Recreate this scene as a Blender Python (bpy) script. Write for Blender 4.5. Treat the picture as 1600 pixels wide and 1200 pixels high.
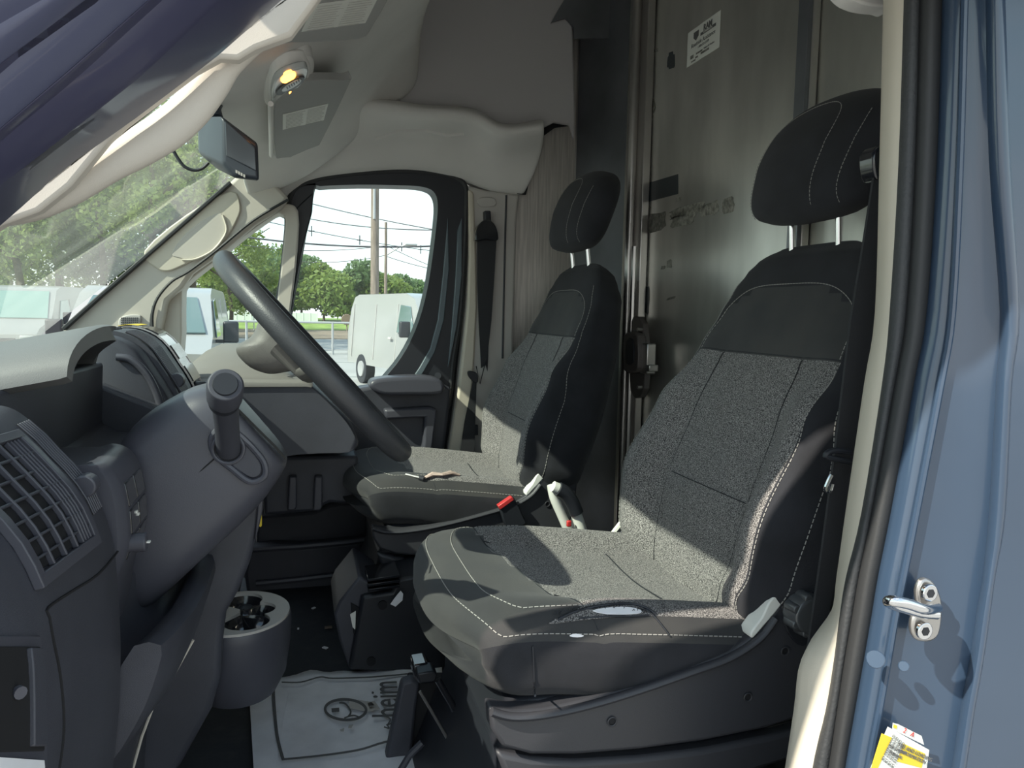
import bpy, bmesh, math, random
import numpy as np
from mathutils import Vector, Matrix, noise
from mathutils.bvhtree import BVHTree
random.seed(7)
for o in list(bpy.data.objects): bpy.data.objects.remove(o)
S = bpy.context.scene
COL = S.collection
# ------------------------------------------------------------------ camera
CAM = Vector((0.0, 0.0, 1.5)); FPX = 1200.0
YAW = math.radians(15.3); PITCH = math.atan(110/1200); ROLL = 0.02
_f = Vector((math.sin(YAW)*math.cos(PITCH), math.cos(YAW)*math.cos(PITCH), -math.sin(PITCH)))
_r0 = Vector((math.cos(YAW), -math.sin(YAW), 0)); _u0 = _r0.cross(_f)
_r = _r0*math.cos(ROLL) + _u0*math.sin(ROLL); _u = _u0*math.cos(ROLL) - _r0*math.sin(ROLL)
cd = bpy.data.cameras.new('camera'); cam = bpy.data.objects.new('camera', cd); COL.objects.link(cam)
cam.matrix_world = Matrix(((_r.x,_u.x,-_f.x,CAM.x),(_r.y,_u.y,-_f.y,CAM.y),(_r.z,_u.z,-_f.z,CAM.z),(0,0,0,1)))
cd.sensor_width = 36.0; cd.lens = FPX/1600*36.0; cd.clip_start = 0.02; cd.clip_end = 600
S.camera = cam
def ray(px, py): return _f + _r*((px-800)/FPX) + _u*((600-py)/FPX)
def PY(px, py, Y): d = ray(px, py); return CAM + d*(Y/d.y)
def PX(px, py, X): d = ray(px, py); return CAM + d*(X/d.x)
def PZ(px, py, Z): d = ray(px, py); return CAM + d*((Z-CAM.z)/d.z)
# ------------------------------------------------------------------ light
S.view_settings.view_transform = 'Standard'; S.view_settings.look = 'None'
S.view_settings.gamma = 1.0; S.view_settings.use_curve_mapping = False
S.view_settings.exposure = 2.32
SUN_L = Vector((1.0, 0.36, -0.95)).normalized()
sd = bpy.data.lights.new('sun', 'SUN'); sd.energy = 1.55; sd.angle = 0.01; sd.color = (1.0, 0.93, 0.80)
sun = bpy.data.objects.new('sun', sd); COL.objects.link(sun)
sun.rotation_euler = SUN_L.to_track_quat('-Z', 'Y').to_euler()
W = bpy.data.worlds.new('sky'); S.world = W; W.use_nodes = True
nt = W.node_tree; nt.nodes.clear()
def N(t, kind, **kw):
    n = t.nodes.new(kind)
    for k, v in kw.items():
        if k in n.inputs: n.inputs[k].default_value = v
        else: setattr(n, k, v)
    return n
tc = N(nt,'ShaderNodeTexCoord'); sx = N(nt,'ShaderNodeSeparateXYZ'); nt.links.new(tc.outputs['Generated'], sx.inputs[0])
rp = N(nt,'ShaderNodeValToRGB'); nt.links.new(sx.outputs['Z'], rp.inputs[0])
e = rp.color_ramp.elements; e[0].position = 0.0; e[0].color = (0.92,0.90,0.84,1); e[1].position = 1.0; e[1].color = (0.16,0.30,0.52,1)
for p_, c_ in ((0.08,(0.82,0.92,0.90,1)),(0.22,(0.58,0.80,0.86,1)),(0.5,(0.30,0.50,0.72,1))):
    q = e.new(p_); q.color = c_
mp = N(nt,'ShaderNodeMapping'); mp.inputs['Scale'].default_value = (1,1,2.6); nt.links.new(tc.outputs['Generated'], mp.inputs[0])
cn = N(nt,'ShaderNodeTexNoise'); cn.inputs['Scale'].default_value = 3.2; cn.inputs['Detail'].default_value = 7; cn.inputs['Roughness'].default_value = 0.6
nt.links.new(mp.outputs[0], cn.inputs['Vector'])
cr = N(nt,'ShaderNodeValToRGB'); nt.links.new(cn.outputs[0], cr.inputs[0])
cr.color_ramp.elements[0].position = 0.42; cr.color_ramp.elements[1].position = 0.66
mx = N(nt,'ShaderNodeMixRGB'); nt.links.new(cr.outputs[0], mx.inputs[0]); nt.links.new(rp.outputs[0], mx.inputs[1]); mx.inputs[2].default_value = (0.97,0.98,0.96,1)
bg = N(nt,'ShaderNodeBackground'); bg.inputs['Strength'].default_value = 0.34
nt.links.new(mx.outputs[0], bg.inputs[0]); wo = N(nt,'ShaderNodeOutputWorld'); nt.links.new(bg.outputs[0], wo.inputs[0])
# ------------------------------------------------------------------ materials
def mat(name, col, rough=0.6, metal=0.0, bump=0.0, bscale=400, var=0.0, vscale=6, coat=0.0, col2=None, spec=0.5, stretch=None, vr=(0.35,0.65), detail=4, emit=None, sheen=0):
    m = bpy.data.materials.new(name); m.use_nodes = True; t = m.node_tree; b = t.nodes['Principled BSDF']
    b.inputs['Base Color'].default_value = (*col, 1); b.inputs['Roughness'].default_value = rough; b.inputs['Metallic'].default_value = metal
    b.inputs['Coat Weight'].default_value = coat; b.inputs['Coat Roughness'].default_value = 0.08; b.inputs['Specular IOR Level'].default_value = spec
    if sheen: b.inputs['Sheen Weight'].default_value = sheen
    if emit: b.inputs['Emission Color'].default_value = (*emit[0],1); b.inputs['Emission Strength'].default_value = emit[1]
    if bump or var or col2:
        c = N(t,'ShaderNodeTexCoord'); mpn = N(t,'ShaderNodeMapping'); t.links.new(c.outputs['Object'], mpn.inputs[0])
        if stretch: mpn.inputs['Scale'].default_value = stretch
    if bump:
        n = N(t,'ShaderNodeTexNoise'); n.inputs['Scale'].default_value = bscale; n.inputs['Detail'].default_value = 3; t.links.new(mpn.outputs[0], n.inputs['Vector'])
        bm_ = N(t,'ShaderNodeBump'); bm_.inputs['Strength'].default_value = bump; bm_.inputs['Distance'].default_value = 0.001
        t.links.new(n.outputs[0], bm_.inputs['Height']); t.links.new(bm_.outputs[0], b.inputs['Normal'])
    if var or col2:
        n = N(t,'ShaderNodeTexNoise'); n.inputs['Scale'].default_value = vscale; n.inputs['Detail'].default_value = detail; t.links.new(mpn.outputs[0], n.inputs['Vector'])
        r = N(t,'ShaderNodeValToRGB'); t.links.new(n.outputs[0], r.inputs[0]); r.color_ramp.elements[0].position = vr[0]; r.color_ramp.elements[1].position = vr[1]
        c2 = col2 if col2 else tuple(min(1, x*(1+var)) for x in col)
        c1 = col if col2 else tuple(x*(1-var) for x in col)
        r.color_ramp.elements[0].color = (*c1,1); r.color_ramp.elements[1].color = (*c2,1)
        t.links.new(r.outputs[0], b.inputs['Base Color'])
    return m
M = {}
M['dash'] = mat('dash_plastic', (.052,.054,.068), .50, bump=.35, bscale=900, var=.12, vscale=9)
M['dash2'] = mat('dash_plastic_smooth', (.066,.067,.084), .42, bump=.12, bscale=700)
M['dash_sunlit'] = mat('dash_top_sunlit', (.20,.19,.175), .5, bump=.3, bscale=900)  # dash plastic lightened, sunlight and glare put into the colour
M['hood'] = mat('hood_vinyl', (.15,.15,.15), .55, bump=.35, bscale=900)
M['hub'] = mat('hub_sunlit', (.13,.125,.115), .5, bump=.4, bscale=800)  # lighter than the black rim: sun on the hub put into the grey
M['black'] = mat('black_plastic', (.018,.020,.026), .45)
M['void'] = mat('dark_recess', (.008,.008,.010), .8)
M['gloss'] = mat('gloss_black', (.015,.016,.02), .15, coat=.6)
M['leather'] = mat('wheel_grip', (.035,.037,.042), .42, bump=.3, bscale=500)
M['fabric'] = mat('seat_cloth', (.016,.017,.022), .9, bump=.6, bscale=1400, var=.25, vscale=14, sheen=.08)
M['fabric_top'] = mat('seat_cloth_worn', (.030,.031,.034), .85, bump=.5, bscale=1200, col2=(.050,.049,.048), vscale=7, sheen=.12)
M['insert'] = mat('seat_insert', (.024,.023,.025), .95, bump=.7, bscale=600, col2=(.42,.40,.385), vscale=620, vr=(.40,.68), detail=1.5, sheen=.1)
M['stitch'] = mat('stitch_thread', (.34,.33,.31), .9)
M['trimdark'] = mat('seat_trim', (.042,.043,.050), .45, bump=.3, bscale=900)
M['satin'] = mat('satin_knob', (.10,.105,.11), .28, metal=.3)
M['chrome'] = mat('chrome', (.75,.75,.76), .12, metal=1.0)
M['steel'] = mat('steel', (.48,.46,.44), .32, metal=.9, bump=.2, bscale=200)
M['cream'] = mat('cream_trim', (.60,.545,.45), .55, bump=.15, bscale=900)
M['pillar'] = mat('pillar_trim', (.55,.51,.45), .55, bump=.2, bscale=900)
M['greytrim'] = mat('grey_trim', (.50,.475,.445), .6, bump=.2, bscale=900)
M['headliner'] = mat('headliner', (.72,.70,.67), .95, bump=.3, bscale=1500, var=.05, vscale=4)
M['headpanel'] = mat('headliner_panel', (.52,.50,.50), .95, bump=.3, bscale=1500)
M['visor'] = mat('visor_vinyl', (.38,.375,.36), .75, bump=.2, bscale=1200)
M['label'] = mat('label_paper', (.80,.80,.74), .6)
M['ink'] = mat('label_ink', (.12,.12,.12), .7)
M['paper'] = mat('paper_white', (.82,.82,.85), .8, bump=.5, bscale=60, var=.05, vscale=20)
M['yellow'] = mat('yellow_label', (.75,.55,.04), .6)
M['red'] = mat('red_plastic', (.55,.04,.04), .4)
M['blue'] = mat('blue_paint', (.036,.062,.106), .30, coat=.7, bump=.05, bscale=60, var=.06, vscale=3)
M['bluedk'] = mat('blue_paint_shade', (.050,.050,.095), .35, coat=.4)  # same body blue, shade and purple veil put into the colour
M['bluelt'] = mat('blue_paint_veiled', (.085,.092,.155), .4, coat=.3)  # same body blue made lighter, flare veil put into the colour
M['reveal_sheen'] = mat('door_reveal_sheen', (.11,.145,.165), .35, coat=.3)  # reflection streaks on the dark door frame, put into a lighter colour
M['latch'] = mat('latch_grey', (.13,.115,.11), .45, metal=.3)
M['rubber'] = mat('rubber_seal', (.030,.031,.033), .6, bump=.3, bscale=250)
M['rubber2'] = mat('grained_seal', (.040,.042,.045), .6, bump=1.0, bscale=240)
M['alu'] = mat('bulkhead_metal', (.66,.65,.60), .36, metal=.8, bump=.15, bscale=30, var=.18, vscale=5, stretch=(1,1,.35))
M['alubr'] = mat('brushed_metal', (.66,.62,.58), .42, metal=.6, bump=.25, bscale=150, var=.15, vscale=40, stretch=(4,4,.15))
M['aludk'] = mat('dark_metal', (.22,.23,.25), .4, metal=.7, var=.2, vscale=4)
M['tape'] = mat('dark_tape', (.035,.045,.050), .4)
M['residue'] = mat('glue_residue', (.12,.115,.10), .7, col2=(.30,.29,.25), vscale=90)
M['belt'] = mat('seat_belt', (.022,.023,.027), .6, bump=.8, bscale=1500)
M['carpet'] = mat('floor_rubber', (.030,.034,.042), .75, bump=.6, bscale=120, col2=(.05,.052,.055), vscale=30, vr=(.5,.8))
M['asphalt'] = mat('asphalt', (.33,.325,.31), .9, bump=.5, bscale=40, var=.15, vscale=.4)
M['grass'] = mat('grass', (.18,.26,.04), .9, var=.35, vscale=.8)
M['dirt'] = mat('dry_bank', (.20,.155,.105), .95, var=.2, vscale=.5)
M['wood'] = mat('pole_wood', (.22,.175,.14), .85, var=.25, vscale=6, stretch=(3,3,.3))
M['bark'] = mat('bark', (.10,.075,.05), .9, var=.3, vscale=8)
M['wire'] = mat('cable', (.05,.05,.06), .6)
M['galv'] = mat('galvanised', (.42,.42,.42), .5, metal=.3)
M['whitepaint'] = mat('white_paint', (.33,.33,.32), .3, coat=.5)
M['vanglass'] = mat('van_glass', (.10,.16,.16), .06, coat=1)
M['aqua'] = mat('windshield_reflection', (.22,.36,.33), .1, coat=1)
M['fence'] = mat('white_fence', (.7,.7,.67), .6)
M['amber'] = mat('amber_lamp', (1,.45,.08), .4, emit=((1,.36,.05), 1.5))
M['lens'] = mat('clear_lens', (.45,.46,.45), .25)
M['screen'] = mat('monitor_screen', (.045,.05,.06), .18, coat=.5)
M['monitor'] = mat('monitor_body', (.035,.042,.055), .4)
def leafmat(name, c1, c2):
    m = mat(name, c1, .7, col2=c2, vscale=.9, detail=6)
    b = m.node_tree.nodes['Principled BSDF']
    tr = N(m.node_tree,'ShaderNodeBsdfTranslucent'); tr.inputs[0].default_value = (*[min(1,x*1.6) for x in c2],1)
    ms = N(m.node_tree,'ShaderNodeMixShader'); ms.inputs[0].default_value = .35
    out = [n for n in m.node_tree.nodes if n.type == 'OUTPUT_MATERIAL'][0]
    m.node_tree.links.new(b.outputs[0], ms.inputs[1]); m.node_tree.links.new(tr.outputs[0], ms.inputs[2]); m.node_tree.links.new(ms.outputs[0], out.inputs[0])
    return m
M['leaf1'] = leafmat('leaf_dark', (.06,.10,.035), (.12,.18,.05))
M['leaf2'] = leafmat('leaf_light', (.11,.17,.045), (.22,.28,.07))
M['leaf3'] = leafmat('leaf_far', (.09,.15,.07), (.16,.23,.10))
def glass(name, tint, dirt, dcol, scale=3.0, stretch=(1,1,1)):
    m = bpy.data.materials.new(name); m.use_nodes = True; t = m.node_tree; t.nodes.clear()
    tr = N(t,'ShaderNodeBsdfTransparent'); tr.inputs[0].default_value = (*tint,1)
    gl = N(t,'ShaderNodeBsdfGlossy'); gl.inputs['Roughness'].default_value = .03
    fr = N(t,'ShaderNodeFresnel'); fr.inputs[0].default_value = 1.35; ge = N(t,'ShaderNodeNewGeometry'); fm = N(t,'ShaderNodeMath', operation='SUBTRACT'); fm.use_clamp = True; t.links.new(fr.outputs[0], fm.inputs[0]); t.links.new(ge.outputs['Backfacing'], fm.inputs[1])
    m1 = N(t,'ShaderNodeMixShader'); t.links.new(fm.outputs[0], m1.inputs[0]); t.links.new(tr.outputs[0], m1.inputs[1]); t.links.new(gl.outputs[0], m1.inputs[2])
    df = N(t,'ShaderNodeBsdfTranslucent'); df.inputs[0].default_value = (*dcol,1)
    c = N(t,'ShaderNodeTexCoord'); mpn = N(t,'ShaderNodeMapping'); mpn.inputs['Scale'].default_value = stretch; t.links.new(c.outputs['Object'], mpn.inputs[0])
    n = N(t,'ShaderNodeTexNoise'); n.inputs['Scale'].default_value = scale; n.inputs['Detail'].default_value = 6; t.links.new(mpn.outputs[0], n.inputs['Vector'])
    mm = N(t,'ShaderNodeMapRange'); t.links.new(n.outputs[0], mm.inputs[0]); mm.inputs[1].default_value = .3; mm.inputs[2].default_value = .75; mm.inputs[3].default_value = dirt*.5; mm.inputs[4].default_value = dirt*1.5
    m2 = N(t,'ShaderNodeMixShader'); t.links.new(mm.outputs[0], m2.inputs[0]); t.links.new(m1.outputs[0], m2.inputs[1]); t.links.new(df.outputs[0], m2.inputs[2])
    o = N(t,'ShaderNodeOutputMaterial'); t.links.new(m2.outputs[0], o.inputs[0])
    return m
M['windshield'] = glass('windshield_glass', (.86,.92,.90), .035, (.8,.85,.8), 2.5, (1,4,1))
M['sideglass'] = glass('side_glass', (.90,.96,.96), .012, (.8,.85,.8), 6)
# ------------------------------------------------------------------ helpers
_loc = {}
def base_of(p): return _loc.get(p.name, Vector((0,0,0))) if p else Vector((0,0,0))
def tag(o, label=None, cat=None, group=None, kind=None):
    if label: o['label'] = label
    if cat: o['category'] = cat
    if group: o['group'] = group
    if kind: o['kind'] = kind
    return o
def thing(name, loc, label, cat, group=None):
    o = bpy.data.objects.new(name, None); COL.objects.link(o); o.location = loc; o.empty_display_size = .05
    _loc[o.name] = Vector(loc); return tag(o, label, cat, group)
def struct(o): o['kind'] = 'structure'; return o
def mk(name, verts, faces, m, parent=None, smooth=True, angle=40, bevel=0, subsurf=0, solid=0, mats=None, midx=None, bseg=2, soff=-1):
    b = base_of(parent)
    me = bpy.data.meshes.new(name); me.from_pydata([tuple(Vector(v)-b) for v in verts], [], faces); me.update()
    o = bpy.data.objects.new(name, me); COL.objects.link(o)
    if parent is not None: o.parent = parent; _loc[o.name] = b
    for mm in (mats or [m]): me.materials.append(M[mm] if isinstance(mm, str) else mm)
    if midx: me.polygons.foreach_set('material_index', midx)
    bmm = bmesh.new(); bmm.from_mesh(me)
    bmesh.ops.remove_doubles(bmm, verts=bmm.verts, dist=1e-6) if not midx else None
    if not solid: bmesh.ops.recalc_face_normals(bmm, faces=bmm.faces)
    bmm.to_mesh(me); bmm.free()
    if solid:
        s = o.modifiers.new('s','SOLIDIFY'); s.thickness = solid; s.offset = soff
    if bevel:
        s = o.modifiers.new('b','BEVEL'); s.width = bevel; s.segments = bseg; s.limit_method = 'ANGLE'; s.angle_limit = math.radians(35)
    if subsurf:
        s = o.modifiers.new('u','SUBSURF'); s.levels = subsurf; s.render_levels = subsurf
    if smooth:
        me.polygons.foreach_set('use_smooth', [True]*len(me.polygons))
        try: me.set_sharp_from_angle(angle=math.radians(angle))
        except Exception: pass
    return o
def loft(secs, closed=True, cap=True):
    n = len(secs[0]); v = [p for s in secs for p in s]; f = []
    for i in range(len(secs)-1):
        for j in range(n if closed else n-1):
            k = (j+1) % n; f.append((i*n+j, i*n+k, (i+1)*n+k, (i+1)*n+j))
    if closed and cap: f.append(tuple(range(n))[::-1]); f.append(tuple(range((len(secs)-1)*n, len(secs)*n)))
    return v, f
def merge(*vfs):
    V, F = [], []
    for v, f in vfs:
        b = len(V); V += list(v); F += [tuple(i+b for i in q) for q in f]
    return V, F
def slabvf(pts, off):
    n = len(pts); off = Vector(off); v = [Vector(p) for p in pts] + [Vector(p)+off for p in pts]
    f = [tuple(range(n)), tuple(range(2*n-1, n-1, -1))] + [(i, i+n, (i+1)%n+n, (i+1)%n) for i in range(n)]
    return v, f
def slab(name, pts, off, m, parent=None, bevel=.004, **kw):
    v, f = slabvf(pts, off); return mk(name, v, f, m, parent, bevel=bevel, **kw)
def boxvf(c, s, rot=None):
    c = Vector(c); v = []
    for i in range(8):
        p = Vector(((i&1)-.5, ((i>>1)&1)-.5, ((i>>2)&1)-.5)); p = Vector((p.x*s[0], p.y*s[1], p.z*s[2]))
        if rot: p = rot @ p
        v.append(c+p)
    return v, [(0,2,3,1),(4,5,7,6),(0,1,5,4),(2,6,7,3),(0,4,6,2),(1,3,7,5)]
def box(name, c, s, m, parent=None, rot=None, bevel=.003, **kw):
    v, f = boxvf(c, s, rot); return mk(name, v, f, m, parent, bevel=bevel, **kw)
def frame_on(d, upv=Vector((0,0,1))):
    d = d.normalized()
    if abs(d.dot(upv)) > .98: upv = Vector((1,0,0))
    a = d.cross(upv).normalized(); return a, a.cross(d).normalized()
def tubevf(pts, r, n=10, ry=None, close=False, flat=None, upv=Vector((0,0,1))):
    pts = [Vector(p) for p in pts]; L = len(pts); secs = []
    a0 = None
    for i, p in enumerate(pts):
        if close: d = pts[(i+1)%L]-pts[i-1]
        else: d = pts[min(i+1,L-1)]-pts[max(i-1,0)]
        a, b = frame_on(d, upv)
        if a0 is not None:
            dn = d.normalized(); a = (a0 - dn*a0.dot(dn)).normalized(); b = a.cross(dn)
        a0 = a
        ri = r[i] if isinstance(r, (list, tuple)) else r
        rj = (ry[i] if isinstance(ry, (list, tuple)) else ry) if ry else ri
        secs.append([p + a*(math.cos(2*math.pi*k/n)*ri) + b*(math.sin(2*math.pi*k/n)*rj) for k in range(n)])
    if close:
        secs.append(secs[0]); return loft(secs, True, False)
    return loft(secs)
def tube(name, pts, r, m, parent=None, n=10, ry=None, close=False, upv=Vector((0,0,1)), **kw):
    v, f = tubevf(pts, r, n, ry, close, upv=upv); return mk(name, v, f, m, parent, **kw)
def smoothline(pts, k=6, close=False):
    pts = [Vector(p) for p in pts]; n = len(pts); out = []
    rng = range(n if close else n-1)
    for i in rng:
        g = (lambda j: pts[j % n]) if close else (lambda j: pts[max(0, min(n-1, j))])
        a, b, c, d = g(i-1), g(i), g(i+1), g(i+2)
        for q in range(k):
            t = q/k
            out.append(.5*((2*b) + (c-a)*t + (2*a-5*b+4*c-d)*t*t + (3*b-a-3*c+d)*t**3))
    if not close: out.append(pts[-1])
    return out
def dashes(pts, on=.0045, off=.003, r=.0007, lift=Vector((0,0,0))):
    """thread stitches along a polyline, one small rod each"""
    pts = [Vector(p)+lift for p in pts]; vf = []; acc = 0; seg = on+off
    L = [0]
    for i in range(1, len(pts)): L.append(L[-1]+(pts[i]-pts[i-1]).length)
    def at(s):
        for i in range(1, len(L)):
            if s <= L[i] or i == len(L)-1:
                d = L[i]-L[i-1]; return pts[i-1].lerp(pts[i], (s-L[i-1])/d if d > 1e-9 else 0)
    s = 0
    while s+on < L[-1]:
        a, b = at(s), at(s+on)
        if (b-a).length > 1e-5: vf.append(tubevf([a, b], r, 4))
        s += seg
    return merge(*vf)
def interp(tbl, x):
    if x <= tbl[0][0]: return tbl[0][1]
    for (a, p), (b, q) in zip(tbl, tbl[1:]):
        if x <= b:
            t = (x-a)/(b-a); t = t*t*(3-2*t); return p+(q-p)*t
    return tbl[-1][1]
def letters(txt, size, m, parent, origin, xd, yd, name='lettering', bold=0.0, shear=0.0, depth=.0002):
    cu = bpy.data.curves.new('t', 'FONT'); cu.body = txt; cu.size = size; cu.extrude = depth; cu.align_x = 'CENTER'; cu.align_y = 'CENTER'; cu.offset = bold; cu.shear = shear; cu.resolution_u = 3
    to = bpy.data.objects.new('t', cu); COL.objects.link(to); dg = bpy.context.evaluated_depsgraph_get()
    me = bpy.data.meshes.new_from_object(to.evaluated_get(dg)); bpy.data.objects.remove(to)
    me.materials.clear(); me.materials.append(M[m]); o = bpy.data.objects.new(name, me); COL.objects.link(o)
    x = Vector(xd).normalized(); y = Vector(yd); y = (y-x*y.dot(x)).normalized(); z = x.cross(y)
    b = base_of(parent); og = Vector(origin)
    for v in me.vertices: v.co = og - b + x*v.co.x + y*v.co.y + z*v.co.z
    o.parent = parent; _loc[o.name] = b
    return o
# ================================================================== OUTDOORS
GZ = -0.2
def groundquad(name, x0, x1, y0, y1, m, z=GZ, th=.05):
    return struct(box(name, ((x0+x1)/2, (y0+y1)/2, z-th/2), (x1-x0, y1-y0, th), m, bevel=0))
groundquad('parking_lot', -150, 150, -30, 46, 'asphalt')
groundquad('dry_bank', -150, 150, 46, 66, 'dirt', z=GZ+.02)
groundquad('grass_verge', -150, 150, 66, 160, 'grass', z=GZ+.05)
for i, yy in enumerate((20.0, 25.5, 31.0)):
    tag(box('parking_line', (4.0+i*.3, yy, GZ+.005), (14, .12, .01), 'whitepaint', bevel=0), ['white painted parking line nearest the white cargo van', 'middle white parking line on the asphalt', 'white parking line just before the wire fence'][i], 'road marking')

def crown(name, c, rad, n, leaf, m, parent, seed=0, lump=7):
    rs = np.random.RandomState(seed)
    cs = rs.normal(size=(lump,3)); cs /= np.linalg.norm(cs,axis=1)[:,None]; cs *= rs.uniform(.25,.75,size=(lump,1)); rr = rs.uniform(.3,.55,size=lump)*(1 if lump < 10 else .58); cs *= (1 if lump < 10 else 1.15)
    k = rs.randint(0,lump,size=n); d = rs.normal(size=(n,3)); d /= np.linalg.norm(d,axis=1)[:,None]
    p = (cs[k] + d*(rr[k]*rs.uniform(.35,1,size=n)**.6)[:,None])*np.array(rad)
    a = rs.normal(size=(n,3)); a /= np.linalg.norm(a,axis=1)[:,None]; b = np.cross(a, rs.normal(size=(n,3))); b /= np.linalg.norm(b,axis=1)[:,None]
    s = leaf*rs.uniform(.6,1.4,size=(n,1))
    V = np.stack([p-a*s, p+b*s*.55, p+a*s, p-b*s*.55], axis=1).reshape(-1,3)
    me = bpy.data.meshes.new(name); me.vertices.add(4*n); me.vertices.foreach_set('co', V.ravel().astype(np.float32))
    me.loops.add(4*n); me.loops.foreach_set('vertex_index', np.arange(4*n, dtype=np.int32)); me.polygons.add(n); me.polygons.foreach_set('loop_start', np.arange(0,4*n,4,dtype=np.int32))
    me.update(calc_edges=True); me.materials.append(M[m])
    o = bpy.data.objects.new(name, me); COL.objects.link(o); o.parent = parent; o.location = Vector(c)-base_of(parent); o['kind'] = 'stuff'
    return o
def tree(x, y, h, rx, label, m='leaf1', n=5000, leaf=.16, seed=0, group=None, low=.25, sparse=False):
    t = thing('tree', (x, y, GZ), label, 'tree', group)
    rs = random.Random(seed); top = GZ+h*.8; pts = [(x+rs.uniform(-.2,.2)*k*.4, y, GZ+(top-GZ)*k/5) for k in range(6)]
    vf = [tubevf(pts, [h*.018*(1-k*.15) for k in range(6)], 8)]
    for k in range(6 if sparse else 4):
        z0 = GZ+h*(.3+.09*k); a = rs.uniform(0,6.28); L = rx*rs.uniform(.6,.95)
        vf.append(tubevf([(x,y,z0),(x+math.cos(a)*L*.5,y+math.sin(a)*L*.5,z0+h*.08),(x+math.cos(a)*L,y+math.sin(a)*L,z0+h*.2)], [h*.009,h*.006,h*.003], 6))
    v, f = merge(*vf); mk('trunk', v, f, 'bark', t)
    crown('foliage', (x, y, GZ+h*(low+1)/2), (rx, rx, h*(1-low)/2*1.05), n, leaf, m, t, seed, 22 if sparse else 7)
    return t
def at(px, d):
    az = math.atan((px-800)/FPX)+YAW; return d*math.sin(az)/math.cos(az-YAW)*1.0, d*math.cos(az)/math.cos(az-YAW)
lt = [(-60,34,13,5,'leaf1'),(35,32,11,4,'leaf2'),(95,40,13.5,5,'leaf1'),(165,36,11.5,4.2,'leaf1'),(235,31,11.5,4,'leaf2'),(300,37,12.5,4,'leaf1'),(140,52,12,6,'leaf2'),(360,60,9.5,5,'leaf2'),(20,50,11,6,'leaf2')]
ll = ['broad dark tree at the far left edge of the windshield view','pale green tree above the left white vehicle\'s near corner','tall dark tree with forked limbs, second in the windshield view','dark tree rising over the white vehicle in the windshield','light green tree seen just under the grab handle gap','dark leafy tree beside the rear-view monitor cable','low pale tree behind the dark windshield trees','rounded pale tree low in the quarter window','wide pale tree far behind the dash hood side']
for i, (px, d, h, rx, m) in enumerate(lt):
    x, y = at(px, d); tree(x, y, h, rx, ll[i], m, 9000 if d < 45 else 7000, .115 if d < 45 else .15, seed=i+1, low=.12 if d > 33 else .2, sparse=True, group='trees seen through the windshield')
ft = [(352,110,9,7),(392,125,11.5,7),(425,120,10,6),(470,115,11,7),(505,112,10.5,6),(545,118,11,7),(590,118,9.5,6),(612,125,7.5,5),(640,150,7.5,6),(668,150,8.5,5)]
fl = ['small far tree at the left of the quarter window','tall far tree at the middle of the quarter window','far tree beside the rear post of the quarter window','far tree filling the left edge of the passenger window','tall bright tree with pale trunk by the white fence','dense round tree just left of the utility pole','dark tree directly behind the utility pole','low tree between the two poles','small distant pale tree over the cargo van roof, left one','small distant pale tree over the cargo van roof, right one']
for i, (px, d, h, rx) in enumerate(ft):
    x, y = at(px, d); tree(x, y, h, rx, fl[i], 'leaf3' if i % 2 else 'leaf2', 4500, .38, seed=40+i, low=.02, group='far trees beyond the road')
# utility pole and lamp pole, wires
x, y = at(584, 30); t = thing('utility_pole', (x, y, GZ), 'thick wooden utility pole behind the passenger window', 'pole')
tube('shaft', [(x,y,GZ),(x,y,GZ+6),(x,y,GZ+12)], [.17,.155,.14], 'wood', t, n=14)
tube('conduit', [(x-.04,y-.17,GZ+5.2),(x-.04,y-.17,GZ+7)], .05, 'galv', t, n=8)
x2, y2 = at(601, 52); t = thing('lamp_pole', (x2, y2, GZ), 'thin street lamp pole right of the thick wooden pole', 'pole')
tube('shaft', [(x2,y2,GZ),(x2,y2,GZ+7.6)], [.12,.09], 'wood', t, n=10)
hx, hy = at(640, 52); tube('lamp_arm', [(x2,y2,5.2),((x2+hx)/2,(y2+hy)/2,5.75),(hx-.3,hy,5.95)], .05, 'galv', t, n=6)
box('lamp_head', (hx, hy, 5.95), (.8,.3,.14), 'galv', t, bevel=.05)
wires = [((300,262,40),(760,372,32),'upper thin'),((430,330,36),(760,357,30),'upper'),((350,331,40),(760,400,60),'third'),((330,362,30),(760,379,30),'thick'),((380,383,52),(602,384,52),'faint'),((602,383,52),(770,444,70),'sloping'),((602,400,52),(770,430,60),'lower sloping'),((440,405,60),(602,399,52),'low faint')]
wl = ['uppermost sloping power line above the others','second power line crossing behind the wooden pole','third power line carrying spacer fittings','thickest power line at mid window height','faint cable left of the lamp pole','cable sloping down right from the lamp pole','lower of two cables falling right of the lamp pole','faint low cable meeting the lamp pole from the left']
for (a, b, nm), lb in zip(wires, wl):
    A = CAM+ray(a[0],a[1])*a[2]; B = CAM+ray(b[0],b[1])*b[2]
    pts = [A.lerp(B, k/12)-Vector((0,0,.35*(1-(k/6-1)**2))) for k in range(13)]
    o = tube('power_line', pts, .022 if nm != 'thick' else .035, 'wire', n=5); tag(o, lb, 'cable', 'overhead cables')
    if nm == 'third':
        for k in (3, 5, 7, 8): 
            p = pts[k]; mk('spacer', *merge(boxvf(p,(.35,.06,.06)), boxvf(p,(.06,.06,.6))), 'wire', o, smooth=False)
# wire fence
t = thing('wire_fence', (0, 30, GZ), 'low galvanised rail fence between the lot and the dry bank', 'fence')
tube('top_rail', [(-9,30,1.02),(12,30,1.02)], .04, 'galv', t, n=8)
tube('lower_rail', [(-9,30,0.0),(12,30,0.0)], .025, 'galv', t, n=8)
for k in range(7): tube('post', [(-8.2+k*3.1,30,GZ),(-8.2+k*3.1,30,1.04)], .045, 'galv', t, n=8)
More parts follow.
